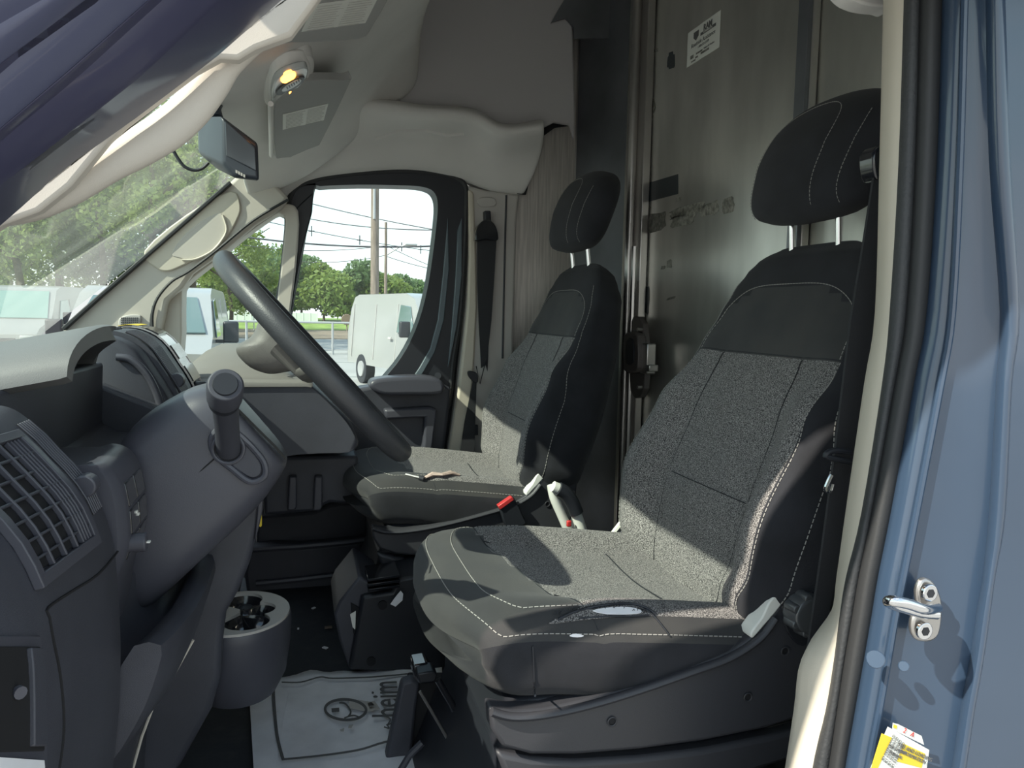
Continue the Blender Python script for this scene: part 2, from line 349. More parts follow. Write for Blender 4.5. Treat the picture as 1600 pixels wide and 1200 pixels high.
# white fence panels
t = thing('vinyl_fence', (0, 105, GZ), 'long white panel fence in front of the far trees', 'fence')
for k in range(16):
    xx = at(325+k*10.9, 105)[0]; box('fence_panel', (xx, 105, .42), (.92,.08,1.25), 'fence', t, bevel=.01)
    box('fence_post', (xx+.49, 105, .48), (.12,.14,1.4), 'fence', t, bevel=.01)
x, y = at(396, 60); t = thing('road_sign', (x, y, GZ), 'small white sign on a thin post before the white fence', 'sign')
tube('post', [(x,y,GZ),(x,y,1.6)], .04, 'galv', t, n=6); box('sign_plate', (x,y-.05,1.45), (.28,.03,.45), 'fence', t)
x, y = at(541, 62); t = thing('utility_box', (x, y, GZ), 'round dark roadside object near the white cargo van rear', 'roadside box')
v, f = loft([[Vector((x+math.cos(a)*r, y+dy, .75+math.sin(a)*r)) for a in [k*math.pi/8 for k in range(16)]] for dy, r in ((0,.42),(.05,.45),(.3,.45),(.35,.4))]); mk('drum', v, f, 'dirt', t)
tube('leg', [(x,y+.15,GZ),(x,y+.15,.4)], .06, 'wood', t, n=6)
# vans
def van(pos, ang, label, glassm='vanglass', H=2.08, rack=False):
    root = thing('white_van', (pos[0], pos[1], GZ), label, 'van')
    R = Matrix.Rotation(ang, 3, 'Z'); o = Vector((pos[0], pos[1], GZ))
    T = lambda x, y, z: o + R @ Vector((x, y, z))
    # side outline (x forward, z up); body lofted over width with tumble-home
    prof = [(0,.45),(0,1.2),(.06,1.75),(.22,H-.06),(.5,H),(3.3,H),(3.75,H-.12),(4.45,1.30),(5.3,1.10),(5.5,.95),(5.52,.45)]
    k = H/2.08
    secs = []
    for yv, zs, xs in ((-.80,0,.03),(-.97,0,0),(-.985,0,0),(.985,0,0),(.97,0,0),(.80,0,.03)):
        s = []
        for (x, z) in prof:
            yy = yv*(1 - max(0, z-1.1)*.13); zz = z*1.0
            if abs(yv) < .9: yy = yv*(1-max(0,z-1.1)*.1)
            s.append(T(x, yy, zz))
        secs.append(s)
    v, f = loft(secs[1:5]); mk('body', v, f, 'whitepaint', root, bevel=.07, bseg=3)
    for sd in (-1, 1):
        q = lambda x, z, e=.012: T(x, sd*(.985*(1-max(0,z-1.1)*.13)+e), z)
        slab('side_window', [q(3.05,1.25),(q(3.95,1.25)),q(3.62,1.80),q(3.12,1.84)], (q(3,1.3,-.02)-q(3,1.3,0)), glassm, root, bevel=.01)
        for xs in (.25, 1.7, 2.95): slab('door_seam', [q(xs,.6,.004),q(xs+.015,.6,.004),q(xs+.015,1.85,.004),q(xs,1.85,.004)], (q(3,1.3,-.02)-q(3,1.3,0)), 'greytrim', root, bevel=0)
        box('door_handle', q(2.75,1.12,.02), (.16,.03,.05), 'greytrim', root, rot=R, bevel=.01)
        m_ = box('side_mirror', T(3.95, sd*1.17, 1.34), (.12,.22,.32), 'black', root, rot=R, bevel=.03)
        box('mirror_arm', T(3.9, sd*1.02, 1.2), (.08,.14,.05), 'black', root, rot=R, bevel=.01)
        for xw in (.95, 4.55):
            cx = T(xw, sd*.86, .34); secs2 = [[cx + R @ Vector((math.cos(a)*r, sd*dy, math.sin(a)*r)) for a in [kk*math.pi/12 for kk in range(24)]] for dy, r in ((-.1,.3),(-.1,.34),(.12,.34),(.13,.28),(.11,.2))]
            v, f = loft(secs2); w_ = mk('wheel', v, f, 'black', root)
            v, f = loft([[cx + R @ Vector((math.cos(a)*r, sd*dy, math.sin(a)*r)) for a in [kk*math.pi/12 for kk in range(24)]] for dy, r in ((.1,.19),(.14,.18),(.12,.06))]); mk('hubcap', v, f, 'galv', w_)
        box('tail_light', T(-.01, sd*.88, 1.15), (.06,.12,.34), 'red', root, rot=R, bevel=.02)
        box('headlight', T(5.5, sd*.75, .82), (.08,.32,.2), 'lens', root, rot=R, bevel=.03)
    w = lambda x, y, z: T(x+.02, y, z+.012)
    slab('windshield', [w(3.80,-.70,H-.16),w(3.80,.70,H-.16),w(4.43,.86,1.33),w(4.43,-.86,1.33)], (R @ Vector((-.02,0,-.02))), glassm, root, bevel=.01)
    slab('grille', [T(5.54,-.5,.6),T(5.54,.5,.6),T(5.54,.5,.85),T(5.54,-.5,.85)], R @ Vector((-.03,0,0)), 'black', root, bevel=.01)
    box('front_bumper', T(5.52,0,.45), (.14,1.8,.22), 'greytrim', root, rot=R, bevel=.04)
    return root
van((2.0, 19.5), math.radians(-74), 'white cargo van with dark mirror parked behind the passenger window')
x, y = at(85, 19.5); r1 = van((x-.9, y+5.2), math.radians(-94), 'white vehicle with pale green windshield seen through our windshield', 'aqua', H=2.2)
x, y = at(205, 10); van((x-.2, y+5.2), math.radians(-88), 'white van with dark mirror and curved black pillar in the quarter window', 'vanglass', H=2.0)
# ================================================================== VAN SHELL
FZ = 0.62
struct(box('floor', (.2, 1.72, FZ-.04), (2.2, 2.02, .08), 'carpet', bevel=0))
# bulkhead behind the seats
BX = 1.05
wr = struct(slab('wall_rear', [(BX,.85,FZ),(BX,2.45,FZ),(BX,2.45,2.78),(BX,.85,2.78)], (.02,0,0), 'alu', bevel=0, smooth=False))
slab('side_panel', [(BX,2.45,FZ),(.945,2.655,FZ),(.945,2.655,2.78),(BX,2.45,2.78)], (.02,.02,0), 'aludk', wr, bevel=0, smooth=False)
def yb(px, X=BX): return PX(px, 400, X).y
# sliding door panel set proud of the bulkhead
yr = PX(1257,300,BX-.02).y; yl = PX(1009,300,BX-.02).y
pdoor = thing('bulkhead_door', (BX-.03, (yl+yr)/2, FZ), 'tall scuffed bare metal sliding door in the bulkhead between the seats', 'door')
slab('door_panel', [(BX-.022,yr,FZ+.03),(BX-.022,yl,FZ+.03),(BX-.022,yl,2.50),(BX-.022,yl-.05,2.56),(BX-.022,yr,2.70)], (.02,0,0), 'alu', pdoor, bevel=.004)
slab('edge_strip', [(BX-.034,yr,FZ+.03),(BX-.034,yr+.035,FZ+.03),(BX-.034,yr+.035,2.70),(BX-.034,yr,2.70)], (.012,0,0), 'aludk', pdoor, bevel=.002)
# post
yp = PX(997,300,BX-.05).y
post = thing('door_post', (BX-.05, yp, FZ), 'shiny steel door post with latch left of the bulkhead door', 'post')
tube('rail', [(BX-.06,yp+.03,FZ),(BX-.06,yp+.03,2.75)], .016, 'steel', post, n=10)
slab('flange', [(BX-.05,yp-.03,FZ),(BX-.05,yp+.03,FZ),(BX-.05,yp+.03,2.75),(BX-.05,yp-.03,2.75)], (.025,0,0), 'steel', post, bevel=.003)
tube('hinge_rod', [(BX-.065,yp-.022,FZ+.1),(BX-.065,yp-.022,PX(1000,384,BX-.06).z)], .009, 'steel', post, n=8)
def bk(px, py, off=.045): return PX(px, py, BX-off)
lt_ = slab('latch_plate', smoothline([bk(984,506,.07),bk(1004,506,.07),bk(1006,608,.07),bk(985,612,.07)],3,True), (.02,0,0), 'latch', post, bevel=.003)
lt2 = slab('latch_handle', smoothline([bk(974,524,.10),bk(990,520,.10),bk(996,530,.10),bk(996,575,.10),bk(988,582,.10),bk(974,578,.10)],2,True), (.03,0,0), 'latch', post, bevel=.004)
slab('handle_inset', smoothline([bk(978,533,.104),bk(988,531,.104),bk(989,565,.104),bk(978,568,.104)],2,True), (.006,0,0), 'black', lt2, bevel=.001)
box('latch_bolt', bk(1012,560,.07), (.03,.05,.09), 'steel', post, bevel=.004)
box('latch_bolt', bk(1018,575,.07), (.03,.03,.02), 'steel', post, bevel=.003)
for py in (515, 605): 
    c_ = bk(996,py,.085); tube('bolt', [c_, c_+Vector((.02,0,0))], .006, 'steel', post, n=8)
# glue and tape on the door
def onbk(pts, o=.0235): return [PX(a,b,BX-o) for a,b in pts]
slab('tape', onbk([(1006,288),(1059,272),(1059,303),(1006,317)]), (.001,0,0), 'tape', pdoor, bevel=0)
random.seed(3)
for (a,b,c,d,mm) in ((1010,352,1047,325,'residue'),(1050,335,1094,318,'residue'),(1100,320,1148,310,'residue'),(1006,372,1012,350,'residue'),(1010,150,1024,235,'residue')):
    pass
def blotch(px, py, w, h, m='residue', n=14, sk=-.28):
    pts = []
    for k in range(n):
        a = 2*math.pi*k/n; r = random.uniform(.7,1.1); c, s = math.cos(a), math.sin(a)
        c = math.copysign(abs(c)**.5, c); s = math.copysign(abs(s)**.5, s)
        pts.append((px+c*w/2*r, py+s*h/2*r+sk*c*w/2*r))
    slab('glue_residue', onbk(pts, .0228), (.0006,0,0), m, pdoor, bevel=0)
for a in ((1024,348,38,30),(1067,340,44,26),(1108,326,30,22),(1138,322,20,26),(1048,95,12,26,'tape'),(1012,330,10,16),(1060,312,8,6),(1008,420,8,40),(1010,470,10,50,'tape'),(1046,412,10,14),(1036,418,8,6),(1048,466,14,4),(1020,80,20,5),(1016,170,16,30),(1075,330,60,18)): blotch(*a)
# roadside assistance decal
A, B_, C_, D_ = onbk([(1075,52),(1126,20),(1125,75),(1074,105)], .0245)
dec = thing('decal', (BX-.0245, (A.y+B_.y)/2, D_.z), 'white roadside assistance sticker with black lettering, high on the bulkhead door', 'sticker')
slab('backing', [(BX-.0245,A.y,A.z),(BX-.0245,B_.y,A.z),(BX-.0245,B_.y,D_.z),(BX-.0245,A.y,D_.z)], (.001,0,0), 'label', dec, bevel=0)
dy = Vector((0,-1,0)); dz = Vector((0,0,1)); W_ = A.y-B_.y; H_ = A.z-D_.z
def dp(u, v): return (BX-.0252, A.y-u*W_, D_.z+v*H_)
letters('RAM', .022, 'ink', dec, dp(.64,.82), dy, dz, bold=.0009)
slab('badge_bar', [dp(.42,.66),dp(.88,.66),dp(.88,.74),dp(.42,.74)], (.0005,0,0), 'ink', dec, bevel=0)
letters('COMMERCIAL', .0075, 'label', dec, (BX-.0258,)+dp(.65,.70)[1:], dy, dz)
slab('emblem', [dp(.2,.88),dp(.36,.88),dp(.36,.72),dp(.28,.62),dp(.2,.72)], (.0005,0,0), 'ink', dec, bevel=0)
letters('Roadside Assistance', .0155, 'ink', dec, dp(.5,.52), dy, dz, shear=.15)
letters('1-800-521-2779', .009, 'ink', dec, dp(.52,.38), dy, dz)
letters('Vehicle ID Number', .007, 'ink', dec, dp(.7,.24), dy, dz)
for u, v, w, h in ((.12,.16,.1,.1),(.3,.2,.2,.05),(.45,.12,.25,.06),(.15,.05,.14,.04),(.28,.1,.08,.05)):
    slab('scuff', [dp(u,v),dp(u+w,v),dp(u+w,v+h),dp(u,v+h)], (.0004,0,0), 'residue', dec, bevel=0)
# roof and rear closing
struct(slab('ceiling', [(-.1,.76,2.72),(1.2,.76,2.78),(1.2,2.75,2.78),(-.1,2.75,2.72)], (0,0,.05), 'headliner', bevel=0))
wr2 = struct(slab('wall_right', [PY(p,q,2.72) for p,q in ((735,292),(705,268),(560,262),(470,275),(440,300),(380,260),(380,-220),(1100,-220),(990,1000),(735,1000))], (0,.02,0), 'greytrim', bevel=0))
# angled brushed side panel behind the passenger B-pillar
w3 = [PY(806,180,2.665), PY(806,900,2.665)]
xa, xb = PY(802,500,2.66).x, .945
struct(slab('trim_5', [(xa-.02,2.66,FZ),(xb,2.655,FZ),(xb,2.655,2.6),(xa-.02,2.66,2.6)], (0,.01,0), 'alubr', bevel=0))
tube('panel_seam', [(xb,2.652,FZ),(xb,2.652,2.6)], .003, 'steel', bpy.data.objects['trim_5'], n=6)
# ------------------------------------------------------------- headliner, passenger side
cols = [395,440,480,560,640,720,770,814]
bot  = [335,312,284,271,267,281,297,304]
rowsY = [(0,2.60),(1,2.575),(2,2.53),(3,2.47),(4,2.42)]
top_ = [(470,150),(505,150),(540,155),(602,162),(662,171),(737,176),(786,201),(850,193)]
rb = [(395,335),(440,312),(480,285),(560,272),(640,267),(720,281),(770,298),(816,305)]
secs = []
for t, yy in ((0,2.62),(.12,2.585),(.35,2.565),(.6,2.535),(.8,2.48),(.93,2.43),(1,2.43),(1.04,2.55)):
    s = []
    for a, b in zip(rb, top_):
        tt = min(t, 1.0); px = a[0]+(b[0]-a[0])*tt; py = a[1]+(b[1]-a[1])*tt + (0 if t<=1 else -3)
        if a[0] == 816: px += 12*math.sin(tt*math.pi*.9)-tt*4
        s.append(PY(px, py, yy))
    secs.append(smoothline(s, 4))
v, f = loft(secs, False); hl = mk('headliner_side', v, f, 'headliner', solid=.012, subsurf=1, angle=80, soff=1); hl.name = 'wall_right_lining'; struct(hl)
up = [(585,175),(602,163),(662,174),(737,178),(767,188),(786,203),(812,197),(846,201),(866,191),(891,195),(897,217),(899,187),(895,41),(884,28),(865,34),(880,10),(905,-60),(600,-60),(560,60)]
struct(slab('trim_6', [PY(a,b,2.545) for a,b in up], (0,.02,0), 'headpanel', bevel=.006, smooth=False))
struct(slab('lining_gap', [PY(a,b,2.60) for a,b in [(890,196),(866,186),(846,193),(831,208),(822,262),(808,303),(822,304),(836,250),(850,212),(868,199)]], (0,.01,0), 'void', bevel=0))  # dark strip painted in for the shaded gap beside the lining
struct(slab('trim_13', [PY(a,b,2.53) for a,b in [(862,34),(884,-4),(896,-60),(930,-60),(960,-60),(960,60),(898,60),(897,42),(884,28)]], (0,.01,0), 'aludk', bevel=0))
tube('fold', [PY(a,b,2.415) for a,b in ((585,218),(620,205),(665,204),(700,212),(725,209))], .002, 'headliner', hl, n=6, ry=.005)
# ------------------------------------------------------------- overhead front lining and lip
secs = []
for yy in (.80,.86,.95,1.2,1.5,1.75,2.0,2.25,2.42,2.50,2.54):
    k = 0 if 1.0 < yy < 2.3 else 1
    e_ = max(0, (yy-2.25)/.3)
    s = [(-.19,1.925-.0*e_),(-.12,1.95),(-.08,1.965),(0,2.01),(.08,2.075),(.16,2.15),(.22,2.215),(.27,2.255),(.315,2.29),(.335,2.33),(.33,2.38),(.28,2.42)]
    secs.append([Vector((x + .03*e_, yy, z - .10*e_*e_)) for x, z in s])
v, f = loft(secs, False); fl_ = mk('ceiling_front', v, f, 'headliner', solid=.012, subsurf=1, angle=80, soff=1); fl_.name = 'ceiling_lining'; struct(fl_)
struct(slab('trim_7', [(-.12,.69,2.12),(.02,.69,2.76),(1.35,.69,2.80),(1.35,.69,2.05),(.3,.69,2.10)], (0,.03,0), 'blue', bevel=0))
struct(slab('trim_8', [(-.22,.70,1.95),(-.22,2.70,1.95),(.0,2.72,2.75),(.0,.70,2.75)], (-.03,0,.02), 'blue', bevel=0))
def ceilz(x): return interp([(-.19,1.925),(-.12,1.95),(-.08,1.965),(0,2.01),(.08,2.075),(.16,2.15),(.22,2.215),(.315,2.29)], x)
# sun visors
def onplane(px, py, p0, n): d = ray(px, py); n = Vector(n); return CAM + d*((Vector(p0)-CAM).dot(n)/d.dot(n))
VN = Vector((.55,0,-1)); 
def visor(label, outl, lab, rod, zoff=-.03):
    p = lambda a, b, e=0: onplane(a, b, (0,0,1.995+zoff-e), VN)
    pts = smoothline([p(*q) for q in outl], 3, True); c = sum(pts, Vector())/len(pts)
    t = thing('sun_visor', c, label, 'sun visor', 'sun visors folded against the roof')
    slab('panel', pts, (-.008,0,.016), 'visor', t, bevel=.005)
    q = [p(a,b,.0015) for a,b in lab]
    l = slab('warning_label', q, (-.0005,0,.0008), 'label', t, bevel=0)
    vf = []; nx = 11
    for i in range(nx):
        for (g0,g1) in ((.06,.48),(.53,.95)):
            u = .06+.88*i/(nx-1); a = q[0].lerp(q[1], u)-Vector((-.0008,0,.0014)); b = q[3].lerp(q[2], u)-Vector((-.0008,0,.0014)); rr = random.uniform(.8,1)
            vf.append(tubevf([a.lerp(b,g0), a.lerp(b,g0+(g1-g0)*rr)], .0004, 4))
    v, f = merge(*vf); mk('printed_lines', v, f, 'greytrim', l, smooth=False)['kind'] = 'stuff'
    tube('hinge_rod', [p(a,b,.002) for a,b in rod], .006, 'headliner', t, n=8)
    return t
visor('grey sun visor with a white warning label, above the passenger side below the dome lamp', [(429,172),(431,242),(440,247),(487,240),(500,225),(545,133),(540,126),(480,127),(440,150)], [(442,203),(442,179),(513,162),(506,188)], [(423,162),(424,243)])
visor('grey sun visor with the larger warning label at the top edge, driver side', [(440,62),(455,68),(560,62),(584,40),(620,-30),(600,-60),(480,-40)], [(471,50),(490,8),(592,-6),(571,36)], [(432,62),(445,56),(470,-30)])
# dome lamp
def dl(a, b, e=0): return onplane(a, b, (0,0,1.985-e), (.35,0,-1))
c = dl(452,135,.02); t = thing('dome_lamp', c, 'oval overhead reading lamp with two glowing orange bulbs', 'lamp')
slab('base', smoothline([dl(424,165,.01),(dl(424,130,.01)),dl(440,110,.01),dl(482,102,.01),dl(484,120,.01),dl(470,138,.01),dl(445,158,.01)],4,True), (-.01,0,.03), 'headliner', t, bevel=.004)
slab('lens', smoothline([dl(427,160,.022),(dl(427,136,.022)),dl(440,118,.022),dl(478,106,.022),dl(480,120,.022),dl(468,136,.022),dl(445,153,.022)],4,True), (-.004,0,.014), 'lens', t, bevel=.003)
def ellp(cx, cy, a, b, rot, e, n=16): return [dl(cx+a*math.cos(k*2*math.pi/n)*math.cos(rot)-b*math.sin(k*2*math.pi/n)*math.sin(rot), cy+a*math.cos(k*2*math.pi/n)*math.sin(rot)+b*math.sin(k*2*math.pi/n)*math.cos(rot), e) for k in range(n)]
slab('bulb', ellp(451,122,13,6.5,-.5,.025), (-.002,0,.006), 'amber', t, bevel=.001)
slab('bulb', ellp(445,149,12,2.6,-.5,.025), (-.002,0,.006), 'amber', t, bevel=.001)
slab('switch_panel', ellp(454,135,26,7,-.52,.026), (-.002,0,.006), 'trimdark', t, bevel=.001)
slab('switch_strip', ellp(456,134,18,4,-.52,.028), (-.002,0,.006), 'lens', t, bevel=.001)
for k in range(6): slab('switch_button', ellp(449+k*3.6,138-k*2.2,1.2,2.2,-.52,.029,6), (-.001,0,.003), 'trimdark', t, bevel=0, smooth=False)
# lamp console swell
struct(slab('trim_9', smoothline([dl(415,166,0),dl(418,128,0),dl(440,104,0),dl(486,96,0),dl(490,122,0),dl(470,146,0),dl(440,166,0)],4,True), (-.01,0,.06), 'headliner', bevel=.01))
# ------------------------------------------------------------- windshield
def wsplane(px, py): 
    p0 = Vector((-.20,1.7,1.925)); n = Vector((.62,0,.62)).cross(Vector((0,1,0))); return onplane(px, py, p0, n)
wsn = Vector((-1,0,1)).normalized()
wb = [(-.20,.78,1.925),(-.20,2.78,1.925),(-.95,2.86,1.30),(-.95,.74,1.30)]
w1 = slab('window_1', wb, (-.005,0,.005), 'windshield', bevel=0, smooth=False); struct(w1)
struct(slab('trim_14', [(-.97,.76,1.27),(-.97,2.68,1.27),(-1.35,2.62,1.16),(-1.68,2.40,.95),(-1.74,1.72,.90),(-1.68,1.04,.95),(-1.35,.82,1.16)], (0,0,-.04), 'blue', bevel=.01))
# ------------------------------------------------------------- passenger A pillar
ap = [(95,512),(150,466),(250,380),(355,288),(383,262),(402,256),(425,282),(452,309),(440,325),(400,350),(350,392),(300,428),(285,450),(262,470),(252,520),(254,566),(225,560),(120,560)]
pil = struct(slab('trim_1', [PY(a,b,2.52) for a,b in ap], (0,.05,0), 'pillar', bevel=.012, bseg=3))
slab('glass_seal', [PY(a,b,2.50) for a,b in [(95,512),(150,463),(250,376),(358,282),(362,287),(252,383),(152,470),(100,517)]], (0,.03,0), 'rubber', pil, bevel=.003)
slab('airbag_cover', smoothline([PY(a,b,2.512) for a,b in [(225,392),(290,336),(360,298),(376,322),(370,345),(352,375),(335,388),(310,403),(275,420),(258,424),(243,418)]],3,True), (0,.02,0), 'cream', pil, bevel=.004)
slab('finger_recess', smoothline([PY(a,b,2.5105) for a,b in [(268,396),(285,370),(315,345),(340,333),(349,338),(353,358),(345,378),(325,395),(300,405),(278,403)]],4,True), (0,.006,0), 'pillar', pil, bevel=.003)
tube('recess_lip', smoothline([PY(a,b,2.508) for a,b in [(285,406),(305,405),(330,393),(346,376),(354,358),(348,336)]],4), .004, 'cream', pil, n=6)
tube('trim_line', smoothline([PY(a,b,2.512) for a,b in [(240,478),(236,500),(236,535)]]+[] ,3), .004, 'rubber', pil, n=6)
tube('rubber_bead', smoothline([PY(a,b,2.508) for a,b in [(239,520),(238,492),(246,466),(268,440),(295,424),(340,390),(395,345),(450,312)]],4), .0045, 'rubber', pil, n=6)
slab('speaker_grille', smoothline([PY(a,b,2.508) for a,b in [(186,512),(186,498),(200,492),(217,492),(220,497),(214,516),(190,518)]],3,True), (0,.02,0), 'greytrim', pil, bevel=.003)
sp = bpy.data.objects['speaker_grille']
vf = [boxvf(PY(190+3.1*i, 497+3.2*j, 2.506), (.003,.004,.003)) for i in range(9) for j in range(7) if 190+3.1*i < 217-j*.7]
v, f = merge(*vf); mk('grille_holes', v, f, 'trimdark', sp, smooth=False)['kind'] = 'stuff'
# ------------------------------------------------------------- passenger door
d1 = thing('door_1', PY(600,800,2.62), None, None); d1['kind'] = 'structure'
def ring(name, outer, inner, Y, th, m, parent, bevel=.006):
    """frame between two closed outlines of equal count"""
    n = len(outer); A = [PY(a,b,Y) for a,b in outer]; B = [PY(a,b,Y) for a,b in inner]
    secs = [A, B, [p+Vector((0,th,0)) for p in B], [p+Vector((0,th,0)) for p in A], A]
    f = []; V = [p for s in secs[:4] for p in s]
    for i in range(4):
        for j in range(n):
            k = (j+1)%n; f.append((i*n+j, i*n+k, ((i+1)%4)*n+k, ((i+1)%4)*n+j))
    return mk(name, V, f, m, parent, bevel=bevel, bseg=3)
def rs(pts, n):
    P = [Vector((a,b,0)) for a,b in pts]; P.append(P[0]); L = [0]
    for i in range(1, len(P)): L.append(L[-1]+(P[i]-P[i-1]).length)
    out = []
    for k in range(n):
        s = L[-1]*k/n
        for i in range(1, len(L)):
            if s <= L[i]:
                q = P[i-1].lerp(P[i], (s-L[i-1])/(L[i]-L[i-1])); out.append((q.x,q.y)); break
    return out
# window opening and frame outlines (start lower left, clockwise)
win = [(440,612),(455,490),(473,390),(491,296),(500,291),(560,288.5),(640,290),(668,294),(680,303),(684,320),(682,350),(676,400),(668,450),(655,500),(635,545),(610,580),(585,602),(540,612)]
out = [(412,640),(432,490),(448,390),(452,312),(480,284),(560,270.5),(640,267),(690,271),(712,278),(727,292),(728,330),(724,420),(718,500),(708,560),(702,620),(690,645),(640,650),(540,650)]
def same(a, n=6):
    o = []
    for i in range(len(a)):
        p, q = a[i], a[(i+1)%len(a)]
        for k in range(n): o.append((p[0]+(q[0]-p[0])*k/n, p[1]+(q[1]-p[1])*k/n))
    return o
def scurve(a, k=3):
    r = smoothline([Vector((x,y,0)) for x,y in a], k, True); return [(p.x,p.y) for p in r]
ring('window_frame', scurve(out), scurve(win), 2.60, .09, 'black', d1, bevel=.010)
def lerpo(t): return [(a[0]+(b[0]-a[0])*t, a[1]+(b[1]-a[1])*t) for a,b in zip(win,out)]
tube('window_seal', [PY(a,b,2.66) for a,b in scurve(lerpo(.06))], .007, 'rubber', d1, n=8, close=True)
tube('door_seal', [PY(a,b,2.605) for a,b in scurve(out)[0:54]], .010, 'rubber', d1, n=8, close=True)
slab('sheen_strip', [PY(a,b,2.594) for a,b in [(700,340),(702,420),(694,500),(680,550),(660,585),(640,597),(655,575),(672,545),(684,500),(692,430)]], (0,.01,0), 'reveal_sheen', d1, bevel=.003)
slab('sheen_strip', [PY(a,b,2.592) for a,b in [(722,340),(722,430),(714,510),(704,560),(700,575),(706,510),(712,430),(715,360)]], (0,.01,0), 'reveal_sheen', d1, bevel=.003)
slab('window_glass', [PY(a,b,2.668) for a,b in scurve(lerpo(.08))], (0,.004,0), 'sideglass', d1, bevel=0, smooth=False)
# quarter window frame and glass
q_in = [(286,566),(284,520),(284,470),(289,446),(330,412),(380,370),(428,336),(440,335),(446,345),(441,400),(434,460),(424,520),(412,575),(340,600)]
q_out = [(252,590),(252,540),(254,490),(268,450),(318,405),(370,360),(420,325),(444,318),(466,330),(464,400),(456,470),(446,540),(432,610),(340,630)]
d_q = struct(ring('trim_2', scurve(q_out), scurve(q_in), 2.56, .11, 'pillar', None, bevel=.006))
tube('quarter_seal', [PY(a,b,2.63) for a,b in scurve([(a[0]+(b[0]-a[0])*.08, a[1]+(b[1]-a[1])*.08) for a,b in zip(q_in,q_out)])], .006, 'rubber', d_q, n=8, close=True)
struct(slab('window_2', [PY(a,b,2.665) for a,b in scurve([(a[0]+(b[0]-a[0])*.1, a[1]+(b[1]-a[1])*.1) for a,b in zip(q_in,q_out)])], (0,.004,0), 'sideglass', bevel=0, smooth=False))
slab('dark_post', [PY(a,b,2.59) for a,b in [(462,326),(470,318),(490,300),(488,330),(470,400),(452,500),(436,610),(428,610),(444,540),(456,470),(464,400)]], (0,.05,0), 'black', d1, bevel=.004)
# door lower panel
slab('door_panel', [PY(a,b,2.585) for a,b in [(400,640),(560,607),(600,600),(690,598),(706,606),(700,660),(690,740),(684,860),(660,1000),(380,1000),(380,700)]], (0,.10,0), 'dash', d1, bevel=.012, bseg=3)
arm = slab('armrest', smoothline([PY(a,b,2.50) for a,b in [(578,600),(590,592),(640,588),(680,590),(694,600),(690,616),(640,618),(600,618),(582,610)]],3,True), (0,.10,0), 'dash2', d1, bevel=.016, bseg=4)
slab('pocket_frame', [PY(a,b,2.545) for a,b in [(600,640),(672,636),(684,640),(678,690),(670,745),(655,745),(662,690),(664,652),(604,656)]], (0,.05,0), 'dash2', d1, bevel=.008)
slab('lower_pocket', smoothline([PY(a,b,2.46) for a,b in [(388,860),(470,855),(560,846),(600,840),(600,925),(520,935),(400,938),(386,930)]],2,True), (0,.12,0), 'dash', d1, bevel=.012)
tube('pocket_rim', [PY(a,b,2.455) for a,b in [(386,859),(470,854),(540,848),(620,838)]], .009, 'dash2', d1, n=8)
tube('lower_rim', [PY(a,b,2.45) for a,b in [(400,912),(470,905),(530,898)]], .009, 'dash2', d1, n=8)
slab('shelf_panel', [PY(a,b,2.53) for a,b in [(400,806),(490,800),(512,790),(530,786),(620,786),(620,850),(400,860)]], (0,.06,0), 'dash', d1, bevel=.01)
tube('bolt', [PY(684,587,2.585),PY(684,587,2.60)], .012, 'black', d1, n=12)
slab('door_edge', [PY(a,b,2.69) for a,b in [(738,300),(738,420),(734,520),(728,640),(724,760),(640,760),(690,640),(704,560),(714,480),(720,400),(722,300)]], (0,.02,0), 'black', d1, bevel=0)
# ------------------------------------------------------------- passenger B pillar trim, belt
bp = [(730,289),(760,297),(812,303),(808,345),(806,420),(803,520),(800,800),(690,800),(694,735),(704,680),(714,610),(722,540),(728,480),(732,400)]
b1 = struct(slab('trim_3', [PY(a,b,2.60) for a,b in bp], (0,.05,0), 'greytrim', bevel=.010, bseg=3))
slab('bright_edge', [PY(a,b,2.592) for a,b in [(731,295),(741,300),(745,400),(746,480),(742,560),(736,640),(722,740),(694,740),(706,680),(716,610),(724,540),(730,480),(733,400)]], (0,.03,0), 'cream', b1, bevel=.008)  # highlight along the pillar's left edge, put in as a lighter strip
tube('groove', [PY(a,b,2.598) for a,b in [(791,305),(788,420),(785,560)]], .0035, 'trimdark', b1, n=6)
slab('height_plate', smoothline([PY(a,b,2.594) for a,b in [(749,309),(772,309),(774,322),(749,322)]],3,True), (0,.01,0), 'greytrim', b1, bevel=.003)
t = thing('seat_belt', PY(755,560,2.57), 'black passenger seat belt hanging from the cream pillar by the far window', 'seat belt')
slab('strap', [PY(a,b,2.572) for a,b in [(746,372),(776,372),(772,440),(768,500),(760,570),(752,575),(748,500),(746,440)]], (0,.004,0), 'belt', t, bevel=0)
slab('strap', [PY(a,b,2.580) for a,b in [(757,440),(770,440),(764,520),(762,580),(756,560)]], (0,.004,0), 'belt', t, bevel=0)
slab('strap', [PY(a,b,2.565) for a,b in [(740,592),(745,592),(743,650),(741,716),(718,712),(726,660),(734,620)]], (0,.004,0), 'belt', t, bevel=0)
tube('strap_edge', [PY(744,572,2.566), PY(750,600,2.55), PY(760,560,2.566)], .002, 'belt', t, n=5)
slab('guide', smoothline([PY(a,b,2.55) for a,b in [(743,372),(746,355),(756,344),(766,344),(775,354),(779,370),(776,376),(760,374),(745,377)]],3,True), (0,.035,0), 'gloss', t, bevel=.008)
slab('guide_anchor', [PY(a,b,2.57) for a,b in [(757,329),(767,329),(768,348),(758,348)]], (0,.03,0), 'black', t, bevel=.004)
slab('belt_stop', smoothline([PY(a,b,2.56) for a,b in [(733,580),(745,583),(747,596),(742,598),(733,588)]],3,True), (0,.02,0), 'black', t, bevel=.004)
